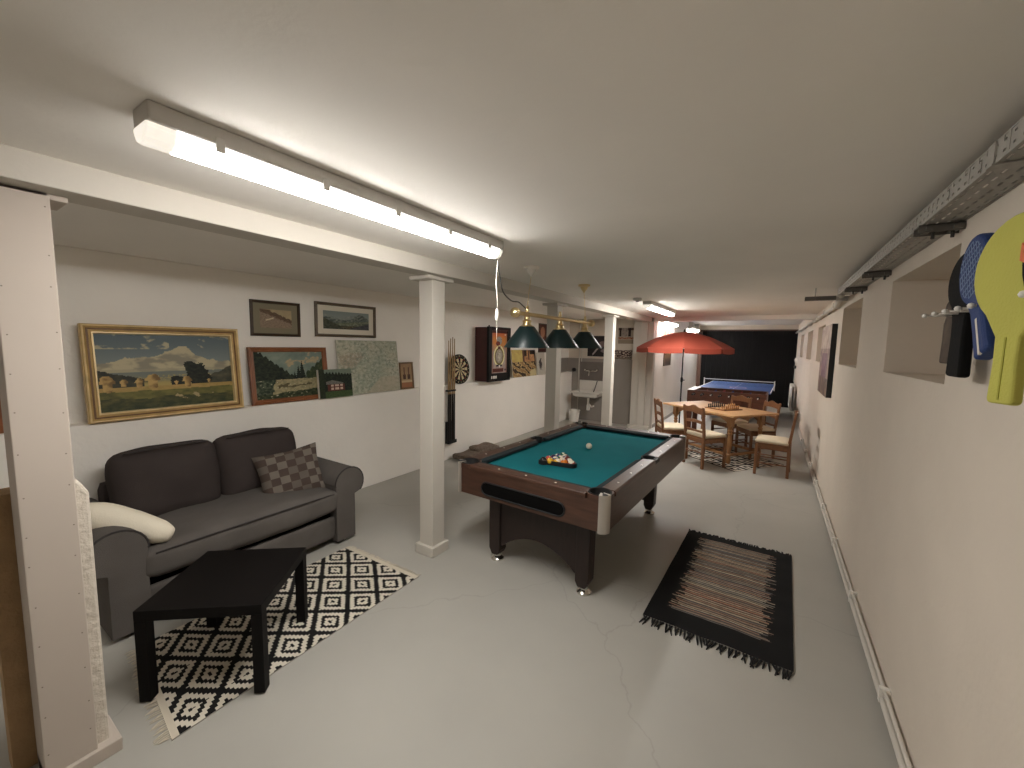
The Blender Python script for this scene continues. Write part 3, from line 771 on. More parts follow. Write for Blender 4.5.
# basin as nested rectangular loops
def loops(ls):
    b = MB(); vs = []; fs = []
    for (hw, y0, y1, z) in ls: vs += [(-hw, y0, z), (hw, y0, z), (hw, y1, z), (-hw, y1, z)]
    for k in range(len(ls)-1):
        for i in range(4): fs.append((k*4+i, k*4+(i+1)%4, (k+1)*4+(i+1)%4, (k+1)*4+i))
    fs.append((0,1,2,3)); n = len(ls)-1; fs.append((n*4, n*4+1, n*4+2, n*4+3))
    return b.add(vs, fs)
loops([(.22,-.40,-.04,.57),(.275,-.43,-.02,.60),(.29,-.44,-.01,.66),(.335,-.455,0,.675),(.335,-.455,0,.70),(.30,-.42,-.04,.70),(.27,-.40,-.06,.66),(.22,-.36,-.08,.60)]).build('basin', ceramic, t, bevel=.01)
MB().bb(-.30, .29, -.035, 0, .70, .925).build('splashback', ceramic, t, bevel=.008)
MB().tube([(0,-.2,.58),(0,-.2,.36),(0,-.22,.27)], .026, 12).lathe([(.036,.27),(.04,.3),(.036,.39)], (0,-.2,0), 14).tube([(0,-.2,.42),(.05,-.14,.34),(.05,0,.34)], .02, 10).build('drain_trap', white_plastic, t, smooth=40)
MB().tube([(.13,-.04,.92),(.12,-.06,.86),(.10,-.10,.74),(.09,-.14,.68)], .010, 8).build('hose', cable_grey, t, smooth=True)
tag(MB().bb(-3.71, -3.12, YS-.008, YS, .93, 1.345).build('tile_panel', grey_tile), 'dark grey tiled square on the wall above the sink', 'tiles')
t = thing('faucet', 'wall tap with two handles above the sink splashback', 'faucet', (-3.42, YS-.008, 1.14))
MB().tube([(-.12,-.04,0),(.12,-.04,0)], .014, 10).tube([(-.12,0,0),(-.12,-.045,0)], .012, 8).tube([(.12,0,0),(.12,-.045,0)], .012, 8).build('body', chrome, t, smooth=40)
for s in (-1, 1): MB().lathe([(.026,0),(.03,.02),(.02,.035)], (s*.14,-.045,.005), 10).build('handle', chrome, t, smooth=40)
MB().tube([(0,-.04,0),(0,-.10,.02),(0,-.16,-.02),(0,-.17,-.10)], .011, 10).build('spout', chrome, t, smooth=True)
t = thing('pipe_run', 'pair of thin white pipes rising up the wall left of the sink', 'pipe', (-3.73, YS-.02, 0))
MB().tube([(0,0,0.0),(0,0,CZ)], .014, 8).build('pipe', trim_paint, t, smooth=True)
MB().tube([(.06,-.005,1.34),(.06,-.005,CZ)], .010, 8).build('thin_pipe', trim_paint, t, smooth=True)
t = thing('pipe_stub', 'short black pipe stub sticking out of the grey wall by the sink', 'pipe', (-3.845, YS, 1.15))
MB().lathe([(.045,0),(.045,.06),(.034,.06),(.034,.03),(.0,.03)], n=16, M=Matrix.Rotation(PI/2, 4, 'X'), cap=False).build('collar', rubber, t, smooth=40)
t = thing('bucket', 'small white plastic bucket on the floor under the sink', 'bucket', (-3.70, 8.42, 0))
MB().lathe([(.0,0),(.10,0),(.13,.24),(.138,.245),(.138,.255),(.125,.255),(.097,.015),(.0,.015)], n=24, cap=False).build('body', white_plastic, t, smooth=40)
MB().tube([(.135*math.cos(a), .03*math.sin(a)-.06*math.sin(a), .24-.09*math.sin(a)) for a in [PI*k/12 for k in range(13)]], .004, 6).build('handle', alu, t, smooth=True)
def darkpic(u, v):
    c = C(40,34,36)
    if math.hypot((u-.75)/.16, (v-.62)/.14)+.3*fbm(u*8, v*8, 1) < 1: c = C(116,98,96)
    if abs((v-.25)-(u-.4)*1.2) < .06 and .25 < u < .62: c = C(164,148,146)
    if math.hypot((u-.8)/.12, (v-.28)/.08) < 1: c = C(120,106,108)
    return c
def gate(u, v):
    c = C(176,162,146)
    if v > .84: c = C(92,70,58)
    if (.06 < u < .18 or .60 < u < .76) and v > .45: c = C(44,30,26)
    if .2 < u < .56 and v > .45: c = mix(C(158,146,136), C(132,120,112), fbm(u*9, v*9, 1)+.4)
    if .28 < v < .42 and fbm(u*9, v*14, 2) > -.15: c = mix(C(172,96,52), C(120,70,44), fbm(u*20, v*20, 1)+.4)
    if v < .24: c = C(150,134,116)
    return c
def crowd(u, v):
    n = fbm(u*7, v*9, 1.2, 4)
    c = mix(C(60,42,40), C(34,22,24), n+.3)
    if n > .12: c = C(150,128,116)
    if n > .35: c = C(206,194,176)
    if v < .22: c = mix(C(98,86,76), C(142,128,114), n+.4)
    return c
canvas('canvas_print', 'dark print with pale shapes on the wall above the sink', .46, .46, (-3.33, YS+.06, 1.47), 0, 0, darkpic, .02, (50, 46), 'print', rubber)
canvas('canvas_print', 'pale print of a gateway high on the wall right of the sink', .36, .34, (-2.68, YS+.06, 1.765), 0, 0, gate, .02, (50, 46), 'print')
canvas('canvas_print', 'dark picture of pale faces standing on the grey ledge below the gateway print', .38, .20, (-2.73, YS+.02, 1.423), 0, R(8), crowd, .014, (50, 30), 'print', rubber)

# far left wall
def sunset(u, v):
    c = mix(C(98,78,66), C(176,140,104), v)
    return mix(c, C(72,60,54), sst(.5, .2, v+fbm(u*4, v*4, 1)*.2)*.7)
framed('framed_picture', 'small brown picture on the far left wall under the parasol rim', 9.46, 10.16, 1.285, .35, .025, .02, frame_dark, sunset, 0, XF, res=(40, 30))
def redstripe(u, v):
    c = C(206,150,132)
    if int(u*7) % 2: c = C(186,84,62)
    if v > .8 or v < .1: c = C(214,190,176)
    return c
canvas('canvas_print', 'red and white striped print high on the far left wall above the parasol', 1.0, .32, (XF, 9.75, 1.84), R(90), 0, redstripe, .012, (50, 20), 'print')

# heap by the left wall
hm = MB()
hm.puff((-3.70, 4.85, .045), (.32, .80, .075), .03, (0,0,.02), 20, wob=.045, seed=3.1)
hm.puff((-3.70, 4.98, .10), (.24, .46, .05), .02, (0,0,.01), 14, wob=.04, seed=6.1)
tag(hm.build('folded_mat', heap_m, smooth=True), 'crumpled coarse brown matting on the floor along the left wall', 'mat')
# ------------------------------------------------------------------ sofa
t = thing('sofa', 'dark grey two seat sofa with rolled arms against the left wall', 'sofa', (-3.40, 1.355, 0), R(90))
MB().bb(-.60, .60, -.36, .40, .06, .30).build('base_frame', recess_shade, t, bevel=.01)  # frame coloured near-black as the shade in the slot under the seat
MB().puff((0,-.405,.155), (1.20,.05,.19), .02, (0,.004,0), 8).build('bed_drawer', dark_fabric, t, smooth=True)
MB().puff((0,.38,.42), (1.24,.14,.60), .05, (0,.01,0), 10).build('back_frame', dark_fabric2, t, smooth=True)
sc = MB().puff((0,-.10,.385), (1.25,.74,.19), .055, (0,.012,.025), 18, wob=.012, seed=4.).build('seat_cushion', dark_fabric, t, smooth=True)
MB().tube([(-.57,-.462,.452),(-.3,-.474,.462),(0,-.478,.464),(.3,-.474,.462),(.57,-.462,.452)], .006, 8).build('piping', piping_m, sc, smooth=True)
for s, lab in ((-1, None), (1, None)):
    M = Matrix.Translation((s*.302, .20, .68)) @ Matrix.Rotation(R(-12), 4, 'X')
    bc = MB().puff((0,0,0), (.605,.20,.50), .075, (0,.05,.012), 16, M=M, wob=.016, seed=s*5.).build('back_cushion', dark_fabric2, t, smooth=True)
    pts = [M @ Vector(p) for p in ((-.24,-.11,.235),(-.1,-.125,.246),(.1,-.125,.246),(.24,-.11,.235))]
    MB().tube(pts, .005, 6).build('piping', piping_m, bc, smooth=True)
def arm_prof(s):
    P = [(.60,.03),(.60,.50)]
    cx, cz, r = .728, .505, .135
    for k in range(17):
        a = PI - k*(PI*1.22)/16
        P.append((cx+r*math.cos(a), cz+r*math.sin(a)))
    P += [(.775,.40),(.775,.03)]
    return [(s*x, z) for x, z in P]
for s in (-1, 1):
    MB().prism(arm_prof(s), -.45, .42, 'y').build('arm', dark_fabric, t, smooth=50, bevel=.018, seg=3)
    P = arm_prof(s)[1:-2]
    MB().tube([(x*1.0, -.447, z) for x, z in P], .006, 6).build('arm_piping', piping_m, t, smooth=True)
q = MB()
for x in (-.66, .66):
    for y in (-.38, .36): q.bb(x-.03, x+.03, y-.03, y+.03, 0, .05)
q.each('foot', rubber, t)

# checked cushion
def pillow_checks():
    w, h, th = .48, .42, .13; n = 28
    vs = []; fs = []; cols = []
    c1, c2, c3 = C(112,104,95), C(76,64,58), C(98,90,82)
    for side in (-1, 1):
        for j in range(n+1):
            for i in range(n+1):
                u, v = 2*i/n-1, 2*j/n-1
                e = max(0, (1-u**4)*(1-v**4)); pin = 1-.10*(1-abs(u)**1.5)*abs(v)**3; pin2 = 1-.10*(1-abs(v)**1.5)*abs(u)**3
                d = side*th/2*e**.55+.012*noise.noise((u*3, v*3, side*1.))
                vs.append((u*w/2*pin2, d, v*h/2*pin))
    N = (n+1)**2
    for s in range(2):
        for j in range(n):
            for i in range(n):
                q = [s*N+j*(n+1)+i, s*N+j*(n+1)+i+1, s*N+(j+1)*(n+1)+i+1, s*N+(j+1)*(n+1)+i]
                fs.append(tuple(q if s == 0 else q[::-1]))
                a, b = int(i/n*6.999), int(j/n*6.999)
                cols.append(s2l(c2 if (a+b) % 2 else (c1 if (a//2+b) % 2 else c3)))
    me = bpy.data.meshes.new('cover'); me.from_pydata(vs, [], fs)
    at = me.color_attributes.new('Pigment', 'FLOAT_COLOR', 'CORNER')
    for p in me.polygons:
        p.use_smooth = True
        for li in p.loop_indices: at.data[li].color = (*cols[p.index], 1)
    me.materials.append(PAINT_CLOTH)
    o = bpy.data.objects.new('checked_cushion', me); COL.objects.link(o); return o
cu = pillow_checks()
tag(cu, 'square brown and grey checked cushion leaning in the sofa corner', 'cushion')
cu.location = (-3.28, 1.765, .605); cu.rotation_euler = (R(-26), R(-8), R(70))

# white bolster
A = [Vector(p) for p in ((-3.40,.32,.635),(-3.32,.47,.665),(-3.21,.61,.665),(-3.10,.73,.60),(-3.01,.83,.545),(-2.97,.875,.52))]
Rr = [.06,.075,.085,.085,.066,.032]
pts = []; rr = []
for i in range(len(A)-1):
    p0, p1, p2, p3 = A[max(i-1,0)], A[i], A[i+1], A[min(i+2,len(A)-1)]
    for k in range(6):
        s = k/6; pts.append(.5*((2*p1)+(p2-p0)*s+(2*p0-5*p1+4*p2-p3)*s*s+(3*p1-p0-3*p2+p3)*s**3)); rr.append(Rr[i]*(1-s)+Rr[i+1]*s)
pts.append(A[-1]); rr.append(.02)
tag(MB().tube(pts, rr, 18).build('bolster_pillow', white_fabric, smooth=True), 'cream curved bolster pillow draped over the left sofa arm', 'pillow')

# coffee table
t = thing('coffee_table', 'small square black coffee table in front of the sofa', 'coffee table', (-2.335, .925, .0065), R(39.5))
MB().bb(-.275, .275, -.275, .275, .40, .45).build('tabletop', lack, t, bevel=.002)
for sx in (-1, 1):
    for sy in (-1, 1): MB().bb(sx*.225, sx*.275, sy*.225, sy*.275, 0, .3995).build('leg', lack, t, bevel=.002)

# ------------------------------------------------------------------ rugs
def fringe(w, yend, n, ln, m, parent, name='fringe', z=.004, wob=.012, dirn=1, r=1.):
    b = MB()
    for k in range(n):
        x = -w/2+w*(k+.5)/n; l = ln*random.uniform(.65, 1.1); dx = random.uniform(-wob, wob)
        b.tube([(x, yend-.004*dirn, z), (x+dx*.5, yend+dirn*l*.5, z+.002), (x+dx, yend+dirn*l, .003)], [.0026*r,.0028*r,.0015*r], 5)
    return tag(b.build(name, m, parent), None, None, None, 'stuff')
rug_cream = mat('rug_cream_yarn', rgb(206,196,178), .95); rug_black = mat('rug_black_yarn', rgb(13,12,12), .95)
W1, L1 = .80, 1.40
def diamonds(u, v):
    x, y = u*W1, v*L1
    if v < .018 or v > .975: return C(200,190,172)
    q = .0066
    xs_, ys_ = round(x/q)*q, math.floor(y/.0132)*.0132
    best = 9
    for (ox, oy) in ((0, 0), (.158, .114)):
        a = ((xs_+.09+ox+.158) % .316)-.158; b = ((ys_+.03+oy+.114) % .228)-.114
        best = min(best, abs(a)/.158+abs(b)/.114)
    if best > .83 or .34 < best < .56 or best < .11: return C(18,16,16)
    return C(206,198,182)
t = thing('area_rug', 'black and white diamond patterned rug under the coffee table', 'rug', (-2.447, 1.30, 0), R(1.2))
rb = [painted('weave', W1, L1, 122, 212, diamonds, t, back=.006, m=PAINT_CLOTH, flat=True),
      fringe(W1-.02, -L1/2, 60, .05, rug_cream, t, dirn=-1), fringe(W1-.02, L1/2, 60, .03, rug_cream, t)]
for o in rb:                                    # the soft rug lies slightly askew at its near end
    for v in o.data.vertices: v.co.y -= (.5-v.co.y/L1)*v.co.x*.14
W2, L2 = .79, 1.46
random.seed(5)
stripes = []
pal = [C(150,142,128), C(118,112,102), C(166,152,130), C(134,124,112), C(158,122,100), C(104,102,100), C(152,148,138), C(136,112,94), C(178,164,140), C(92,90,90)]
for k in range(190): stripes.append((random.choice(pal), random.uniform(.10, .20), random.uniform(.10, .20)))
def ragrug(u, v):
    k = int(v*189.99); c, a, b = stripes[k]
    c = mix(c, C(170,108,84), .45 if (.28 < v < .34 or .44 < v < .50 or .66 < v < .7) and k % 2 else 0)
    e = .12 + .05*fbm(1, v*9, 2)
    if v < .12 or v > .93: return C(13,12,12)
    if u < a+.03 or u > 1-b-.02: return C(13,12,12)
    if k % 3 == 0: return mix(c, C(30,26,26), .75)
    return mix(c, C(40,36,34), .35*abs(fbm(u*9, v*200, 1)))
t = thing('area_rug', 'striped rag rug with wide black border and fringe on the open floor', 'rug', (-.168, 3.22, 0), R(-1.5))
painted('weave', W2, L2, 90, 190, ragrug, t, back=.012, m=PAINT_CLOTH, flat=True, wave=.006)
fringe(W2, -L2/2, 46, .075, rug_black, t, dirn=-1, wob=.03, z=.007, r=2.2); fringe(W2, L2/2, 46, .045, rug_black, t, wob=.025, z=.007, r=2.2)
W3, L3 = 1.02, 1.5
def checks(u, v):
    x, y = u*W3, v*L3; a = (x/.255) % 1; b = (y/.255) % 1
    r = max(abs(a-.5), abs(b-.5))
    if r > .40 or .13 < r < .26: return C(24,22,22)
    return C(214,206,192)
t = thing('area_rug', 'black and white patterned rug under the pine dining table', 'rug', (-.56, 7.08, 0), R(-36))
painted('weave', 1.28, W3, 130, 104, lambda u, v: checks(v, u), t, back=.006, m=PAINT_CLOTH, flat=True)

# ------------------------------------------------------------------ pool table
PW, PL = 1.255, 2.19
T = thing('pool_table', 'brown pool table with blue green cloth in the middle of the room', 'pool table', (-1.372, 3.465, 0), R(-2.4))
hx, hy = PW/2, PL/2
# cabinet apron: four boards, slightly sloped inwards
def board(x0, x1, y0, y1): return None
for s in (-1, 1):
    MB().bb(-hx+.03, hx-.03, s*(hy-.004), s*(hy-.045), .54, .74).build('end_apron', walnut, T, bevel=.003)
    MB().bb(s*(hx-.004), s*(hx-.045), -hy+.03, hy-.03, .54, .74).build('side_apron', walnut_y, T, bevel=.003)
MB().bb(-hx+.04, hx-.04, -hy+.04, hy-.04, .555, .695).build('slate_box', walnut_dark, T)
MB().bb(-hx+.06, hx-.06, -hy+.06, hy-.06, .696, .73).build('cloth_bed', felt, T)
# rails with gaps for pockets
RW = .105; gap = .147
def rail_prof(mb, axis, a0, a1, s, off, mi=0):
    # outer edge at off, top .775, rounded outer edge
    pr = [(off-RW,.74),(off-RW,.773),(off-.012,.777),(off-.002,.771),(off,.761),(off,.74)]
    poly = [(s*u, z) for u, z in pr]
    mb.prism(poly, a0, a1, 'x' if axis == 'x' else 'y', mi)
for s in (-1, 1):
    q = MB(); rail_prof(q, 'x', -hx+gap, hx-gap, s, hy); q.build('end_rail', walnut, T, bevel=.003)
    for a, b in ((-hy+gap, -.055), (.055, hy-gap)):
        q = MB(); rail_prof(q, 'y', a, b, s, hx); q.build('side_rail', walnut_y, T, bevel=.003)
    MB().bb(s*(hx-.035), s*hx, -.055, .055, .74, .773).build('side_pocket_casting', rubber, T, bevel=.003)
cush_m = mat('cushion_cloth', rgb(20,34,38), .95)
def cushion(axis, a0, a1, s, off):
    c0 = .03
    mb = MB()
    o = off-RW; i = off-RW-.045
    P = lambda a, u, z: (a, s*u, z) if axis == 'x' else (s*u, a, z)
    vs = [P(a0,o,.731),P(a1,o,.731),P(a1,o,.771),P(a0,o,.771),P(a0+c0,i,.745),P(a1-c0,i,.745),P(a1-c0,i,.763),P(a0+c0,i,.763)]
    mb.add(vs, [(0,1,2,3),(4,5,6,7),(0,1,5,4),(3,2,6,7),(0,3,7,4),(1,2,6,5)])
    mb.build('rail_cushion', cush_m, T)
for s in (-1, 1):
    cushion('x', -hx+.15, hx-.15, s, hy)
    cushion('y', -hy+.15, -.07, s, hx); cushion('y', .07, hy-.15, s, hx)
pk = mat('pocket_black', rgb(10,10,11), .7)
for sx in (-1, 1):
    for sy in (-1, 1):
        M = Matrix.Translation((sx*(hx-.08), sy*(hy-.08), 0))
        pc = MB().lathe([(.0,.7315),(.058,.7315),(.062,.745),(.066,.777),(.074,.779),(.078,.755)], n=24, M=M, cap=False).build('pocket', pk, T, smooth=40)
        cc_, hf = (hx-.08, hy-.08), .078
        vs = []; fs = []; K = 32
        for k in range(K):
            a = 2*PI*k/K+PI/4; ca, sa = math.cos(a), math.sin(a); ro = min(hf/max(abs(ca), abs(sa)), hf*1.16)
            vs += [(sx*cc_[0]+.066*ca, sy*cc_[1]+.066*sa, .772), (sx*cc_[0]+ro*ca, sy*cc_[1]+ro*sa, .772), (sx*cc_[0]+ro*ca, sy*cc_[1]+ro*sa, .735)]
        for k in range(K):
            a, b = 3*k, 3*((k+1) % K); fs += [(a, a+1, b+1, b), (a+1, a+2, b+2, b+1)]
        MB().add(vs, fs).build('pocket_surround', walnut, T)
        # aluminium corner casting: a quarter round wrapped over the corner
        r = .055; cx0, cy0 = hx-r, hy-r
        arc = [(cx0+(r+.003)*math.cos(a), cy0+(r+.003)*math.sin(a)) for a in [PI/2*k/10 for k in range(11)]]
        MB().prism([(sx*u, sy*w) for u, w in arc+[(cx0-.01, hy-.05), (hx-.05, hy-.05), (hx-.05, cy0-.01)]], .532, .7805, 'z').build('corner_casting', alu, T, smooth=35)
        MB().prism([(sx*(cx0+.5*(u-cx0)+.02), sy*(cy0+.5*(w-cy0)+.02)) for u, w in arc]+[(sx*cx0, sy*cy0)], .7805, .7825, 'z').build('corner_plate', rubber, T)
    M = Matrix.Translation((sx*(hx-.075), 0, 0))
    MB().lathe([(.0,.7315),(.045,.7315),(.05,.745),(.053,.775),(.062,.7785),(.066,.755)], n=24, M=M, cap=False).build('pocket', pk, T, smooth=40)
sight_m = mat('pearl_sight', rgb(222,216,204), .3)
def sight(x, y): MB().lathe([(.0075,.7745),(.0075,.7785),(.0,.7788)], (x,y,0), 10, cap=False).build('sight', sight_m, T)
for s in (-1, 1):
    for k in (-1, 0, 1): sight(k*.24, s*(hy-.05))
    for y in (-.78,-.52,-.27,.27,.52,.78): sight(s*(hx-.05), y)
# ball return window in the near end
def stadium(w, h, n=10):
    P = []
    for k in range(n+1): a = -PI/2+PI*k/n; P.append((w/2-h/2+h/2*math.cos(a), h/2*math.sin(a)))
    for k in range(n+1): a = PI/2+PI*k/n; P.append((-w/2+h/2+h/2*math.cos(a), h/2*math.sin(a)))
    return P
MB().prism([(x-.015, z+.62) for x, z in stadium(.69, .085)], -hy-.001, -hy+.02, 'y').build('ball_return_slot', recess_shade, T)  # solid black plug, painted as the shade inside the window
q = MB(); P = stadium(.705, .097)
q.tube([(x-.015, -hy+.001, z+.62) for x, z in P], .006, 8, closed=True); q.build('slot_surround', rubber, T, smooth=True)
# leg panels
for s in (-1, 1):
    y, x0 = (-.925, .045) if s < 0 else (.715, .01)
    LM = Matrix.Translation((x0, 0, 0))
    P = [(-.37,.556),(-.37,.20)]
    arch = [(-.31+.62*k/20, .20+.12*math.sin(PI*k/20)) for k in range(21)]
    P = [(-.385,.556),(-.385,.16)]+[(-.31,.13)]+[(-.31+.62*k/16, .13+.135*math.sin(PI*k/16)**.8) for k in range(1, 16)]+[(.31,.13),(.385,.16),(.385,.556)]
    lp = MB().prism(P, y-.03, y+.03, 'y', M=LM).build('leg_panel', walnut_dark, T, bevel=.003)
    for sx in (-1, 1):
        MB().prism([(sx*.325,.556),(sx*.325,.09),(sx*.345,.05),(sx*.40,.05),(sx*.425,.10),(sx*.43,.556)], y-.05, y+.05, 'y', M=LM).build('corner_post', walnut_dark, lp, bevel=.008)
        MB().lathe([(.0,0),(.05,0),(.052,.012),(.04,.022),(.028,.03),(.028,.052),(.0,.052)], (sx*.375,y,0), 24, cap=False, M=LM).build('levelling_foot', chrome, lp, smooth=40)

# rack and balls
RM = T.matrix_basis
def on_table(x, y, z): return Matrix.Rotation(R(-2.4), 4, 'Z') @ Vector((x, y, 0)) + Vector((-1.355, 3.47, z))
br = .0286; ZB = .7305
ang = R(12); ctr = Vector((-1.425, 2.975))
def rackpt(x, y): c, s = math.cos(ang), math.sin(ang); return Vector((ctr.x+x*c-y*s, ctr.y+x*s+y*c))
d = br*2.02; hgt = d*math.sqrt(3)/2
t = thing('ball_rack', 'black triangle rack holding the pool balls near the front of the cloth', 'ball rack', (ctr.x, ctr.y, ZB), ang)
cen = [0, -hgt*4/3*1.0]
tri = [(-4*d/2, -hgt*4/3), (4*d/2, -hgt*4/3), (0, hgt*8/3)]
def offs(tr, r, n=8):
    out = []
    for i, (x, y) in enumerate(tr):
        a0 = [-PI/2-2*PI/3, -PI/2, PI/6][i]
        st = [PI+PI/6, -PI/2, PI/6][i]
        for k in range(n+1):
            a = st+(2*PI/3)*k/n; out.append((x+r*math.cos(a), y+r*math.sin(a)))
    return out
oi = offs(tri, br+.002); oo = offs(tri, br+.014)
vs = []; fs = []; n_ = len(oi)
for z in (.0008, .036):
    vs += [(x, y, z) for x, y in oi]+[(x, y, z) for x, y in oo]
for i in range(n_):
    j = (i+1) % n_
    fs += [(i, j, n_+j, n_+i), (2*n_+i, 2*n_+j, 3*n_+j, 3*n_+i), (i, j, 2*n_+j, 2*n_+i), (n_+i, n_+j, 3*n_+j, 3*n_+i)]
MB().add(vs, fs).build('triangle', rubber, t, bevel=.002)
ballc = {1:('yellow',rgb(214,164,40)),2:('blue',rgb(30,44,100)),3:('red',rgb(170,44,30)),4:('purple',rgb(58,36,74)),5:('orange',rgb(220,122,34)),6:('green',rgb(24,84,60)),7:('maroon',rgb(104,36,32)),8:('black',rgb(16,15,16))}
cream_b = mat('ball_ivory', rgb(228,218,198), .12, spec=.6)
order = [[8,1,10,3,13],[3,9,5,11],[4,7,13],[2,14],[12]]
order = [[8,1,9,5,11],[3,10,13,15],[4,14,7],[2,12],[6]]
rown = ['near', 'second', 'middle', 'fourth', 'tip']
def ball_obj(name, num, loc):
    base = num if num <= 8 else num-8; cn, cc = ballc[base]
    bm_ = mat('ball_'+cn, cc, .12, spec=.6)
    o = bpy.data.meshes.new(name); b = bmesh.new(); bmesh.ops.create_uvsphere(b, u_segments=24, v_segments=16, radius=br)
    rot = Matrix.Rotation(random.uniform(-.6, .6), 4, 'X') @ Matrix.Rotation(random.uniform(-.6, .6), 4, 'Y')
    b.to_mesh(o); b.free()
    o.materials.append(bm_); o.materials.append(cream_b)
    for p in o.polygons:
        p.use_smooth = True; z = p.center.z/br
        if num > 8: p.material_index = 0 if abs(z) < .55 else 1
        else: p.material_index = 1 if z > .93 else 0
    o.transform(rot)
    ob = bpy.data.objects.new(name, o); COL.objects.link(ob); ob.location = loc; return ob, cn
for r, row in enumerate(order):
    for k, num in enumerate(row):
        x = (k-(4-r)/2)*d; y = -hgt*4/3+r*hgt
        p = rackpt(x, y)
        o, cn = ball_obj('pool_ball', num, (p.x, p.y, ZB+br))
        tag(o, '%s %s pool ball in the %s row of the black rack%s' % ('solid' if num <= 8 else 'striped', cn, rown[r], ''), 'pool ball', 'balls in the triangle rack')
me = bpy.data.meshes.new('cue_ball'); b = bmesh.new(); bmesh.ops.create_uvsphere(b, u_segments=24, v_segments=16, radius=br); b.to_mesh(me); b.free()
me.materials.append(cream_b)
for p in me.polygons: p.use_smooth = True
o = bpy.data.objects.new('cue_ball', me); COL.objects.link(o); o.location = (-1.401, 3.56, ZB+br)
tag(o, 'single white cue ball lying alone on the green cloth', 'pool ball')

# ------------------------------------------------------------------ dining set
DT = thing('dining_table', 'pine dining table with turned legs between the pool table and foosball table', 'table', (-.703, 7.26, 0.006), R(-35.8))
TL, TW = 1.42, .93
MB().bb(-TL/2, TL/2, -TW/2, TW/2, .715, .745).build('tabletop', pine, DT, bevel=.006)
ax, ay = TL/2-.17, TW/2-.15
def scallop(L):
    P = [(-L/2,.714),(-L/2,.60)]
    for k in range(1, 24):
        u = k/24; x = -L/2+L*u
        P.append((x, .60+.055*min(1, math.sin(PI*u)*2.2)-.018*math.cos(u*2*PI*2)))
    P += [(L/2,.60),(L/2,.714)]
    return P
for s in (-1, 1):
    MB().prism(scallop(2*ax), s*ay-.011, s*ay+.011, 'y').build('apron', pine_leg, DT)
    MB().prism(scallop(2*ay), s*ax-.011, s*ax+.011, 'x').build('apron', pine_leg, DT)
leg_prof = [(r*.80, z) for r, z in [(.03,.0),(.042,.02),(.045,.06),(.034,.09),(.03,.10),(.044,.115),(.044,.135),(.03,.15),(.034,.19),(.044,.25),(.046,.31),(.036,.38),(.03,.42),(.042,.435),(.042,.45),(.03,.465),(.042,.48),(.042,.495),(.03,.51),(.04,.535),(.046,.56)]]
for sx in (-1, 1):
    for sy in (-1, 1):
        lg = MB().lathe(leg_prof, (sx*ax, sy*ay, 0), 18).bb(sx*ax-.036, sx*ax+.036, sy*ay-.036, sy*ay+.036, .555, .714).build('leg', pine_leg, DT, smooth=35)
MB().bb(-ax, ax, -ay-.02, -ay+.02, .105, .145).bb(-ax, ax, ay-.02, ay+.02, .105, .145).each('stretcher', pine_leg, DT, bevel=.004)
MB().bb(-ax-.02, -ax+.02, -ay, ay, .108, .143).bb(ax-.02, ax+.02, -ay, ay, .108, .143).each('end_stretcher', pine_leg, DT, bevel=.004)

CH = thing('dining_chair', 'pine chair at the near left side of the table, its back to the viewer', 'chair', (0,0,0), 0, 'chairs around the pine table')
for s in (-1, 1):
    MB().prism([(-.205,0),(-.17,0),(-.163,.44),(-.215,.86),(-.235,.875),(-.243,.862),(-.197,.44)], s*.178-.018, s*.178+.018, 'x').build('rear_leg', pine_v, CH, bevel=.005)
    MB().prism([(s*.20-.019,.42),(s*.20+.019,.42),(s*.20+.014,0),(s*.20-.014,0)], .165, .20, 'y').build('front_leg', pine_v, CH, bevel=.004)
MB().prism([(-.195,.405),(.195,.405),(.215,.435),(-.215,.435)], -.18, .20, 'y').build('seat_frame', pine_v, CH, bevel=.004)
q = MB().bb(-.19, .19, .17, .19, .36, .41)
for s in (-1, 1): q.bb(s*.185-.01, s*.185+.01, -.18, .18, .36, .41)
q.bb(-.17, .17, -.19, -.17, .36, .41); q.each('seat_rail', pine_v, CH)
MB().puff((0,.012,.457), (.415,.385,.05), .022, (0,0,.014), 10).build('seat_pad', seat_pad, CH, smooth=True)
tp = [(-.19,.775)]+[(-.19+.38*k/20, .845+.035*math.sin(PI*k/20)+.010*math.cos(4*PI*k/20)) for k in range(21)]+[(.19,.775)]+[(.19-.38*k/20, .775+.012*math.sin(PI*k/20)) for k in range(1, 20)]
MB().prism(tp, -.011, .011, 'y', M=Matrix.Translation((0,-.222,0))).build('top_rail', pine_v, CH, bevel=.003)
q = MB()
tp = [(-.17+.34*k/12, .665+.018*math.sin(PI*k/12)) for k in range(13)]+[(.17-.34*k/12, .625+.012*math.sin(PI*k/12)) for k in range(13)]
q.prism(tp, -.206, -.188, 'y'); q.build('mid_rail', pine_v, CH, bevel=.002)
MB().bb(-.17, .17, -.193, -.173, .505, .535).build('lower_rail', pine_v, CH, bevel=.003)
q = MB()
for s in (-1, 1):
    q.tube([(s*.186,-.18,.28),(s*.20,.185,.28)], .009, 8); q.tube([(s*.184,-.185,.16),(s*.20,.185,.16)], .009, 8)
q.tube([(-.2,.185,.22),(.2,.185,.22)], .009, 8); q.tube([(-.175,-.185,.22),(.175,-.185,.22)], .009, 8)
q.each('stretcher', pine_v, CH, smooth=True)
def face(dx, dy): return math.atan2(-dx, dy)
def put(o, rx, ry, dx, dy):       # rear legs' midpoint and facing direction
    L = math.hypot(dx, dy); o.location = (rx+.19*dx/L, ry+.19*dy/L, .0075); o.rotation_euler = (0, 0, face(dx, dy))
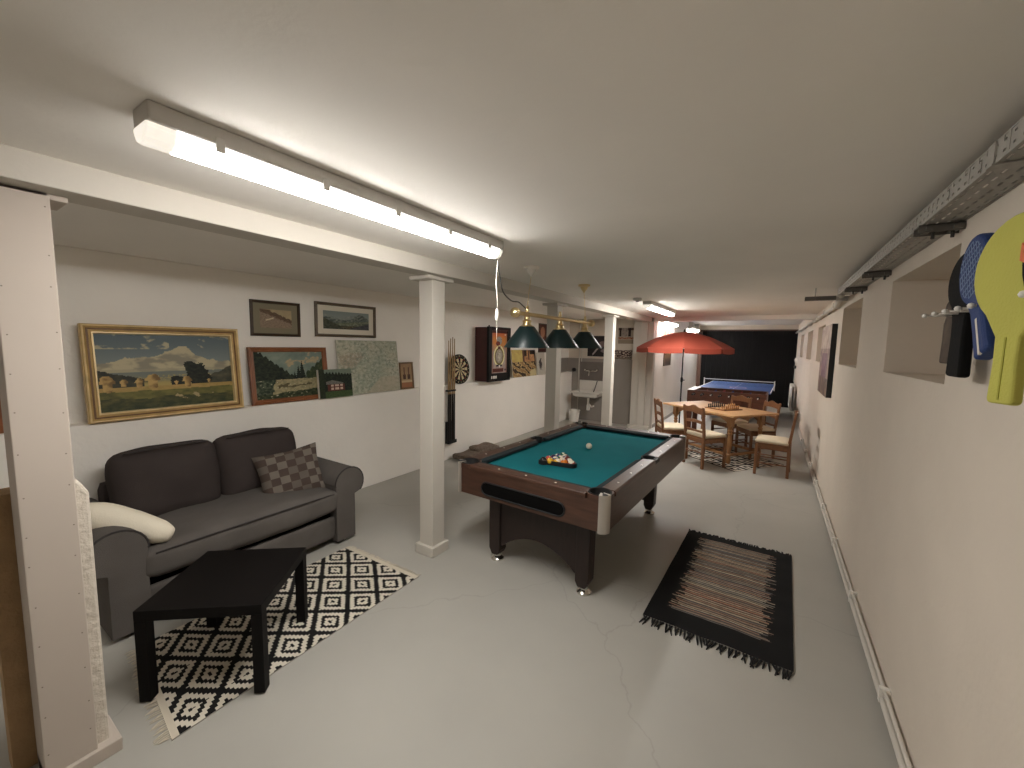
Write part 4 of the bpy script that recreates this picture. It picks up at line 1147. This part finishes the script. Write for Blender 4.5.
for k, (rx, ry, dx, dy, lab) in enumerate([
    (-.87, 6.24, .62, .785, None),
    (.285, 6.53, -.997, .07, 'pine chair with pale seat pad at the near right corner, beside the right wall'),
    (-1.435, 6.585, .88, .475, 'pine chair seen edge on at the left, between the pool table and the pine table'),
    (-.425, 8.03, -.585, -.811, 'pine chair behind the table in front of the foosball table, facing the viewer'),
    (.02, 7.54, -.85, -.53, 'pine chair at the far right corner of the table, its back toward the radiator')]):
    o = CH if k == 0 else dup(CH)
    put(o, rx, ry, dx, dy)
    if lab: o['label'] = lab

# chess
uu = Vector((math.cos(R(-35.8)), math.sin(R(-35.8)))); vv = Vector((-uu.y, uu.x))
cc = Vector((-.60, 7.16)); zt = .751
t = thing('chess_board', 'wooden chessboard set up in the middle of the pine table', 'chess board', (cc.x, cc.y, zt), R(-35.8))
wood_l = mat('maple', rgb(206,166,110), .4); wood_d = mat('mahogany', rgb(122,76,46), .4)
q = MB().bb(-.19, .19, -.19, .19, 0, .012, 1)
for i in range(8):
    for j in range(8): q.bb(-.168+i*.042, -.168+(i+1)*.042, -.168+j*.042, -.168+(j+1)*.042, .012, .0135, (i+j) % 2)
q.build('board', [wood_l, wood_d], t)
pc_dark = mat('chess_black', rgb(28,22,20), .35); pc_light = mat('chess_light', rgb(176,126,74), .35)
pawn = [(.013,0),(.013,.006),(.007,.012),(.006,.026),(.010,.03),(.007,.034),(.009,.042),(.0,.048)]
king = [(.015,0),(.015,.008),(.009,.014),(.007,.045),(.013,.05),(.009,.055),(.012,.075),(.008,.08),(.003,.09),(.0,.092)]
rook = [(.014,0),(.014,.008),(.009,.014),(.008,.036),(.013,.04),(.013,.052),(.008,.052),(.0,.05)]
meshes = {}
for col, mm in (('dark', pc_dark), ('light', pc_light)):
    for nm_, pr in (('pawn', pawn), ('king', king), ('rook', rook)):
        o = MB().lathe(pr, n=12, cap=False).build('chess_'+nm_, mm, smooth=40); meshes[col, nm_] = o.data
        bpy.data.objects.remove(o)
for side, col in ((-1, 'dark'), (1, 'light')):
    for i in range(8):
        for row, nm_ in ((0, 'rook' if i in (0, 7, 1, 6) else 'king'), (1, 'pawn')):
            lx = side*(.147-row*.042); ly = -.147+i*.042
            p = cc+uu*lx+vv*ly
            o = bpy.data.objects.new('chess_piece', meshes[col, nm_]); COL.objects.link(o); o.location = (p.x, p.y, zt+.0137)
            tag(o, ('dark' if side < 0 else 'light brown')+{'pawn': ' low front row', 'rook': ' mid height back row', 'king': ' tall back row'}[nm_]+' chess piece on the board of the pine table', 'chess piece', ('dark' if side < 0 else 'light')+{'pawn': ' low', 'rook': ' mid height', 'king': ' tall'}[nm_]+' chess pieces')

# ------------------------------------------------------------------ parasol
t = thing('parasol', 'open orange red parasol standing behind the pine table', 'parasol', (-1.40, 8.08, 0))
n = 8; rad = .84; PAO = R(10)
def can(r, a): return (r*math.cos(a), r*math.sin(a), 1.995-.30*(r/rad)**1.75)
vs = []; fs = []
NR, NA = 8, 6
for k in range(n):
    base = len(vs); a0 = 2*PI*k/n+PAO
    for j in range(NR+1):
        for i in range(NA+1):
            s = i/NA; r = rad*j/NR
            a = a0+2*PI/n*s; sag = 1-.07*math.sin(PI*s)*(j/NR)
            x, y, z = can(r, a); vs.append((x*sag, y*sag, z-.012*math.sin(PI*s)*(j/NR)))
    for j in range(NR):
        for i in range(NA):
            q = base+j*(NA+1)+i; fs.append((q, q+1, q+NA+2, q+NA+1))
cn = MB().add(vs, fs).build('canopy', orange_cloth, t, smooth=25)
vs = []; fs = []
for k in range(n):
    a0 = 2*PI*k/n+PAO; base = len(vs)
    for i in range(NA+1):
        s = .02+.96*i/NA; a = a0+2*PI/n*s; sag = 1-.07*math.sin(PI*s); x, y, z = can(rad, a); z -= .012*math.sin(PI*s)
        vs.append((x*sag, y*sag, z)); vs.append((x*sag*1.005, y*sag*1.005, z-.085))
    for i in range(NA): q = base+2*i; fs.append((q, q+1, q+3, q+2))
MB().add(vs, fs).build('valance', orange_cloth, cn, smooth=25)
q = MB()
for k in range(n):
    a = 2*PI*k/n+PAO
    q.tube([Vector(can(rad*j/6, a))-Vector((0,0,.008)) for j in range(7)], .004, 6)
    e = Vector(can(rad*.55, a)); q.tube([(0,0,1.68), e-Vector((0,0,.012))], .004, 6)
q.each('rib', alu, t)
MB().tube([(0,0,.10),(0,0,1.10)], .014, 12).tube([(0,0,1.10),(0,0,2.0)], .011, 12).build('pole', dark_steel, t, smooth=40)
MB().lathe([(.018,1.06),(.022,1.08),(.022,1.13),(.016,1.15)], n=14).tube([(0,0,1.1),(.05,0,1.1)], .008, 8).build('tilt_lock', rubber, t, smooth=40)
MB().lathe([(.0,1.99),(.022,1.993),(.016,2.01),(.012,2.04),(.0,2.045)], n=14, cap=False).build('finial', rubber, t, smooth=40)
MB().lathe([(.0,0),(.19,0),(.195,.03),(.10,.06),(.03,.07),(.028,.24),(.0,.24)], n=28, cap=False).build('base', dark_steel, t, smooth=40)

# ------------------------------------------------------------------ foosball table
t = thing('foosball_table', 'brown foosball table with rod handles toward the viewer behind the pine table', 'foosball table', (-.685, 8.83, 0), R(-1.5))
FW, FD = 1.32, .74
q = MB()
q.bb(-FW/2, FW/2, -FD/2, -FD/2+.03, .56, .885); q.bb(-FW/2, FW/2, FD/2-.03, FD/2, .56, .885)
q.bb(-FW/2, -FW/2+.03, -FD/2+.03, FD/2-.03, .56, .885); q.bb(FW/2-.03, FW/2, -FD/2+.03, FD/2-.03, .56, .885)
q.bb(-FW/2+.03, FW/2-.03, -FD/2+.03, FD/2-.03, .56, .60)
q.build('cabinet', foos_wood, t, bevel=.006)
MB().bb(-FW/2+.03, FW/2-.03, -FD/2+.03, FD/2-.03, .74, .755).build('playing_field', mat('field_green', rgb(44,96,60), .6), t)
for sx in (-1, 1):
    for sy in (-1, 1): MB().bb(sx*(FW/2-.05)-.045, sx*(FW/2-.05)+.045, sy*(FD/2-.05)-.045, sy*(FD/2-.05)+.045, 0, .56).build('leg', foos_wood, t, bevel=.006)
MB().bb(-FW/2-.004, -FW/2+.13, -FD/2-.004, FD/2+.004, .885, .897).build('end_ledge', white_plastic, t, bevel=.003)
MB().bb(-FW/2+.13, FW/2, -FD/2-.004, -FD/2+.034, .885, .893).bb(-FW/2+.13, FW/2, FD/2-.034, FD/2+.004, .885, .893).each('top_trim', foos_wood, t)
for k in range(8):
    x = -.53+k*1.06/7; hand = k in (0, 1, 3, 5)
    rod = MB().tube([(x,-FD/2-.12,.825),(x,FD/2+.12,.825)], .008, 8).build('rod', chrome, t, smooth=True)
    s = -1 if hand else 1
    MB().tube([(x,s*(FD/2+.11),.825),(x,s*(FD/2+.14),.825),(x,s*(FD/2+.22),.825),(x,s*(FD/2+.23),.825)], [.014,.019,.017,.012], 10).build('handle', rubber, rod, smooth=True)
    MB().tube([(x,-s*(FD/2+.12),.825),(x,-s*(FD/2+.135),.825)], .012, 8).build('rod_cap', white_plastic if k in (2, 4, 7) else rubber, rod, smooth=40)
    MB().lathe([(.024,-.378),(.024,-.366)], n=12, M=Matrix.Translation((x,0,.825)) @ Matrix.Rotation(PI/2, 4, 'X') @ Matrix.Translation((0,0,.744))).build('bearing', rubber, rod)
    q = MB()
    cnt = [1,2,3,5,5,3,2,1][k]
    for j in range(cnt):
        y = (j-(cnt-1)/2)*.62/max(cnt, 2); q.bb(x-.011, x+.011, y-.011, y+.011, .765, .87)
    q.each('player_figure', mat('players_red', rgb(150,40,36), .4) if k % 2 else mat('players_blue', rgb(36,50,110), .4), rod, bevel=.004)
# ------------------------------------------------------------------ table tennis
t = thing('table_tennis_table', 'blue table tennis table with white lines before the black wall', 'table tennis table', (-.69, 11.67, 0), R(-2))
MB().bb(-.7625, .7625, -1.37, -.004, .735, .76).bb(-.7625, .7625, .004, 1.37, .735, .76).each('table_top', blue_top, t)
q = MB()
z0, z1 = .7598, .7608
for s in (-1, 1): q.bb(s*.7425, s*.7625, -1.37, 1.37, z0, z1); q.bb(-.7625, .7625, s*1.35, s*1.37, z0, z1)
q.bb(-.0015, .0015, -1.35, 1.35, z0, z1); q.each('line_marking', white_line, t)
q = MB(); lx0 = .05
for k in range(24):
    pass
pts = [(lx0+.17*math.cos(a), -.42+.15*math.sin(a), .7608) for a in [2*PI*k/28 for k in range(28)]]
q.tube(pts, .018, 6, closed=True, M=Matrix.Translation((0,0,.7612)) @ Matrix.Diagonal((1,1,.06,1)) @ Matrix.Translation((0,0,-.7608)))
q.build('printed_emblem', mat('emblem_pink', rgb(206,160,176), .6), t)
q = MB()
for k in range(62): q.bb(-.765+k*.0251, -.765+k*.0251+.0016, -.001, .001, .775, .905)
for k in range(7): q.bb(-.765, .765, -.001, .001, .778+k*.018, .7795+k*.018)
nt_ = q.build('net', rubber, t)
MB().bb(-.765, .765, -.004, .004, .900, .917).build('net_tape', white_line, nt_)
for s in (-1, 1): MB().bb(s*.778-.012, s*.778+.012, -.012, .012, .70, .935).bb(s*.766, s*.70, -.02, .02, .715, .733).build('net_post', white_plastic, t)
for s in (-1, 1):
    q = MB()
    for x in (-.6, .6): q.tube([(x, s*1.1, 0), (x, s*1.1, .73)], .018, 8); q.tube([(x, s*.25, 0), (x, s*.25, .73)], .018, 8)
    q.each('leg', rubber, t, smooth=True); MB().tube([(-.6, s*1.1, .3), (.6, s*1.1, .3)], .012, 8).build('cross_bar', rubber, t, smooth=True)
MB().bb(-.72, .72, -1.33, -1.31, .685, .735).bb(-.72, .72, 1.31, 1.33, .685, .735).each('skirt', rubber, t)

# ------------------------------------------------------------------ right wall canvas
def purple(u, v):
    n = fbm(u*5, v*5, 1.2, 5)
    c = mix(C(150,128,112), C(98,76,72), n+.35)
    if v > .66: c = mix(C(176,158,140), C(142,120,108), n+.4)
    if abs(u-.5) < .28 and .25 < v < .6: c = mix(C(92,60,72), C(128,96,104), n+.4)
    if v < .25: c = mix(C(88,66,58), C(128,104,86), n+.4)
    return c
canvas('canvas_print', 'big brown and purple canvas with black edges on the right wall', 1.0, .82, (XR, 6.17, 1.175), R(-90), R(0), purple, .05, (90, 60), 'canvas', rubber)

# ------------------------------------------------------------------ pegs and racket covers
t = thing('peg_rail', 'row of white pegs with round ends on the right wall, holding the covers', 'peg rail', (XR, 1.55, 1.83))
MB().bb(-.018, 0, -.42, .58, -.03, .03).build('rail', trim_paint, t, bevel=.003)
for y in (2.034, 1.935, 1.833, 1.727, 1.632, 1.53, 1.438, 1.354, 1.255, 1.16):
    o = MB().tube([(-.015, y-1.55, 0), (-.128, y-1.55, .0)], .0038, 8).build('peg', alu, t, smooth=True)
    b = MB().lathe([(0,-.0085),(.006,-.006),(.0085,0),(.006,.006),(0,.0085)], (-.13, y-1.55, 0), 12, cap=False).build('ball_end', white_plastic, o, smooth=True)
def cover_outline(hw, hh, nw, nl, ns=26):
    """head ellipse above z=0, handle below; y along the wall"""
    P = []
    a0 = -PI/2+.62
    for k in range(ns+1):
        a = a0+(2*PI-1.24)*k/ns
        P.append((hw*math.cos(a), hh+.01+hh*math.sin(a)))
    P += [(-nw*.95,-.02),(-nw*.9,-.08),(-nw,-nl+.01),(-nw*.9,-nl),(nw*.9,-nl),(nw,-nl+.01),(nw*.9,-.08),(nw*.95,-.02)]
    return P
def racket(label, y, hw, hh, nw, nl, x, th, m, z=1.758, rz=0., rx=0.):
    t = thing('racket_cover', label, 'racket cover', (x, y, z), rz, 'covers on the pegs', rx=rx)
    MB().prism(cover_outline(hw, hh, nw, nl), -th/2, th/2, 'x').build('cover', m, t, bevel=min(.012, th*.3), seg=3)
    return t
r = racket('plain yellow green round cover with long handle, largest on the pegs', 1.406, .108, .125, .033, .175, .46, .024, yellow_cloth, rz=R(20))
MB().bb(-.0135, -.0115, -.002, .002, -.165, -.02).build('seam', mat('yellow_seam', rgb(160,158,62), .8), r)
r = racket('navy cover with pale grid lines and tilted split handle, between black and yellow', 1.648, .095, .10, .040, .16, .478, .036, navy_cloth, z=1.838, rx=R(-27))
q = MB()
gl = mat('pale_grid', rgb(128,146,176), .7)
for k in range(9):
    zz = .034+.152*k/8.; c_ = 1-((zz-.11)/.082)**2
    if c_ > .02:
        w = .076*math.sqrt(c_); q.bb(-.0192, -.0178, -w, w, zz-.0013, zz+.0013)
for k in range(-5, 6):
    yy = k*.0148; c_ = 1-(yy/.077)**2
    hz = .080*math.sqrt(max(c_, 0)); q.bb(-.0192, -.0178, yy-.0008, yy+.0008, .11-hz, .11+hz)
tag(q.build('grid_lines', gl, r), kind='stuff')
MB().bb(-.0186, .0186, -.006, .004, -.158, -.05).build('handle_slit', canvas_side, r)
r = racket('black round cover with broad handle, left of the navy one', 1.935, .135, .098, .06, .205, .522, .03, black_cloth, z=1.825)
r = racket('dark brown narrow cover hanging behind the black one, farthest on the pegs', 2.13, .05, .03, .055, .165, .545, .02, mat('brown_cover', rgb(74,60,48), .8, var=.3, vscale=25), z=1.825)
r = racket('black cover with an orange flash at the right photo edge', 1.145, .135, .128, .045, .19, .43, .03, black_cloth, z=1.765)
q = MB()
for k in range(3): q.prism([(.03+.03*k,.09+.014*k),(.128,.125+.012*k),(.128,.137+.012*k),(.03+.03*k,.10+.014*k)], -.0185, -.0145, 'x')
tag(q.build('orange_flash', mat('orange_print', rgb(214,104,56), .6), r), kind='stuff')

# ------------------------------------------------------------------ view settings
w = bpy.data.worlds.new('world'); S.world = w; w.use_nodes = True
w.node_tree.nodes['Background'].inputs[0].default_value = (0, 0, 0, 1)
vs_ = S.view_settings
S.display_settings.display_device = 'sRGB'
vs_.view_transform = 'Standard'; vs_.look = 'None'; vs_.gamma = 1; vs_.use_curve_mapping = False
vs_.exposure = 1.45
S.cycles.max_bounces = 10; S.cycles.diffuse_bounces = 6; S.cycles.use_denoising = True
S.cycles.sample_clamp_indirect = 6
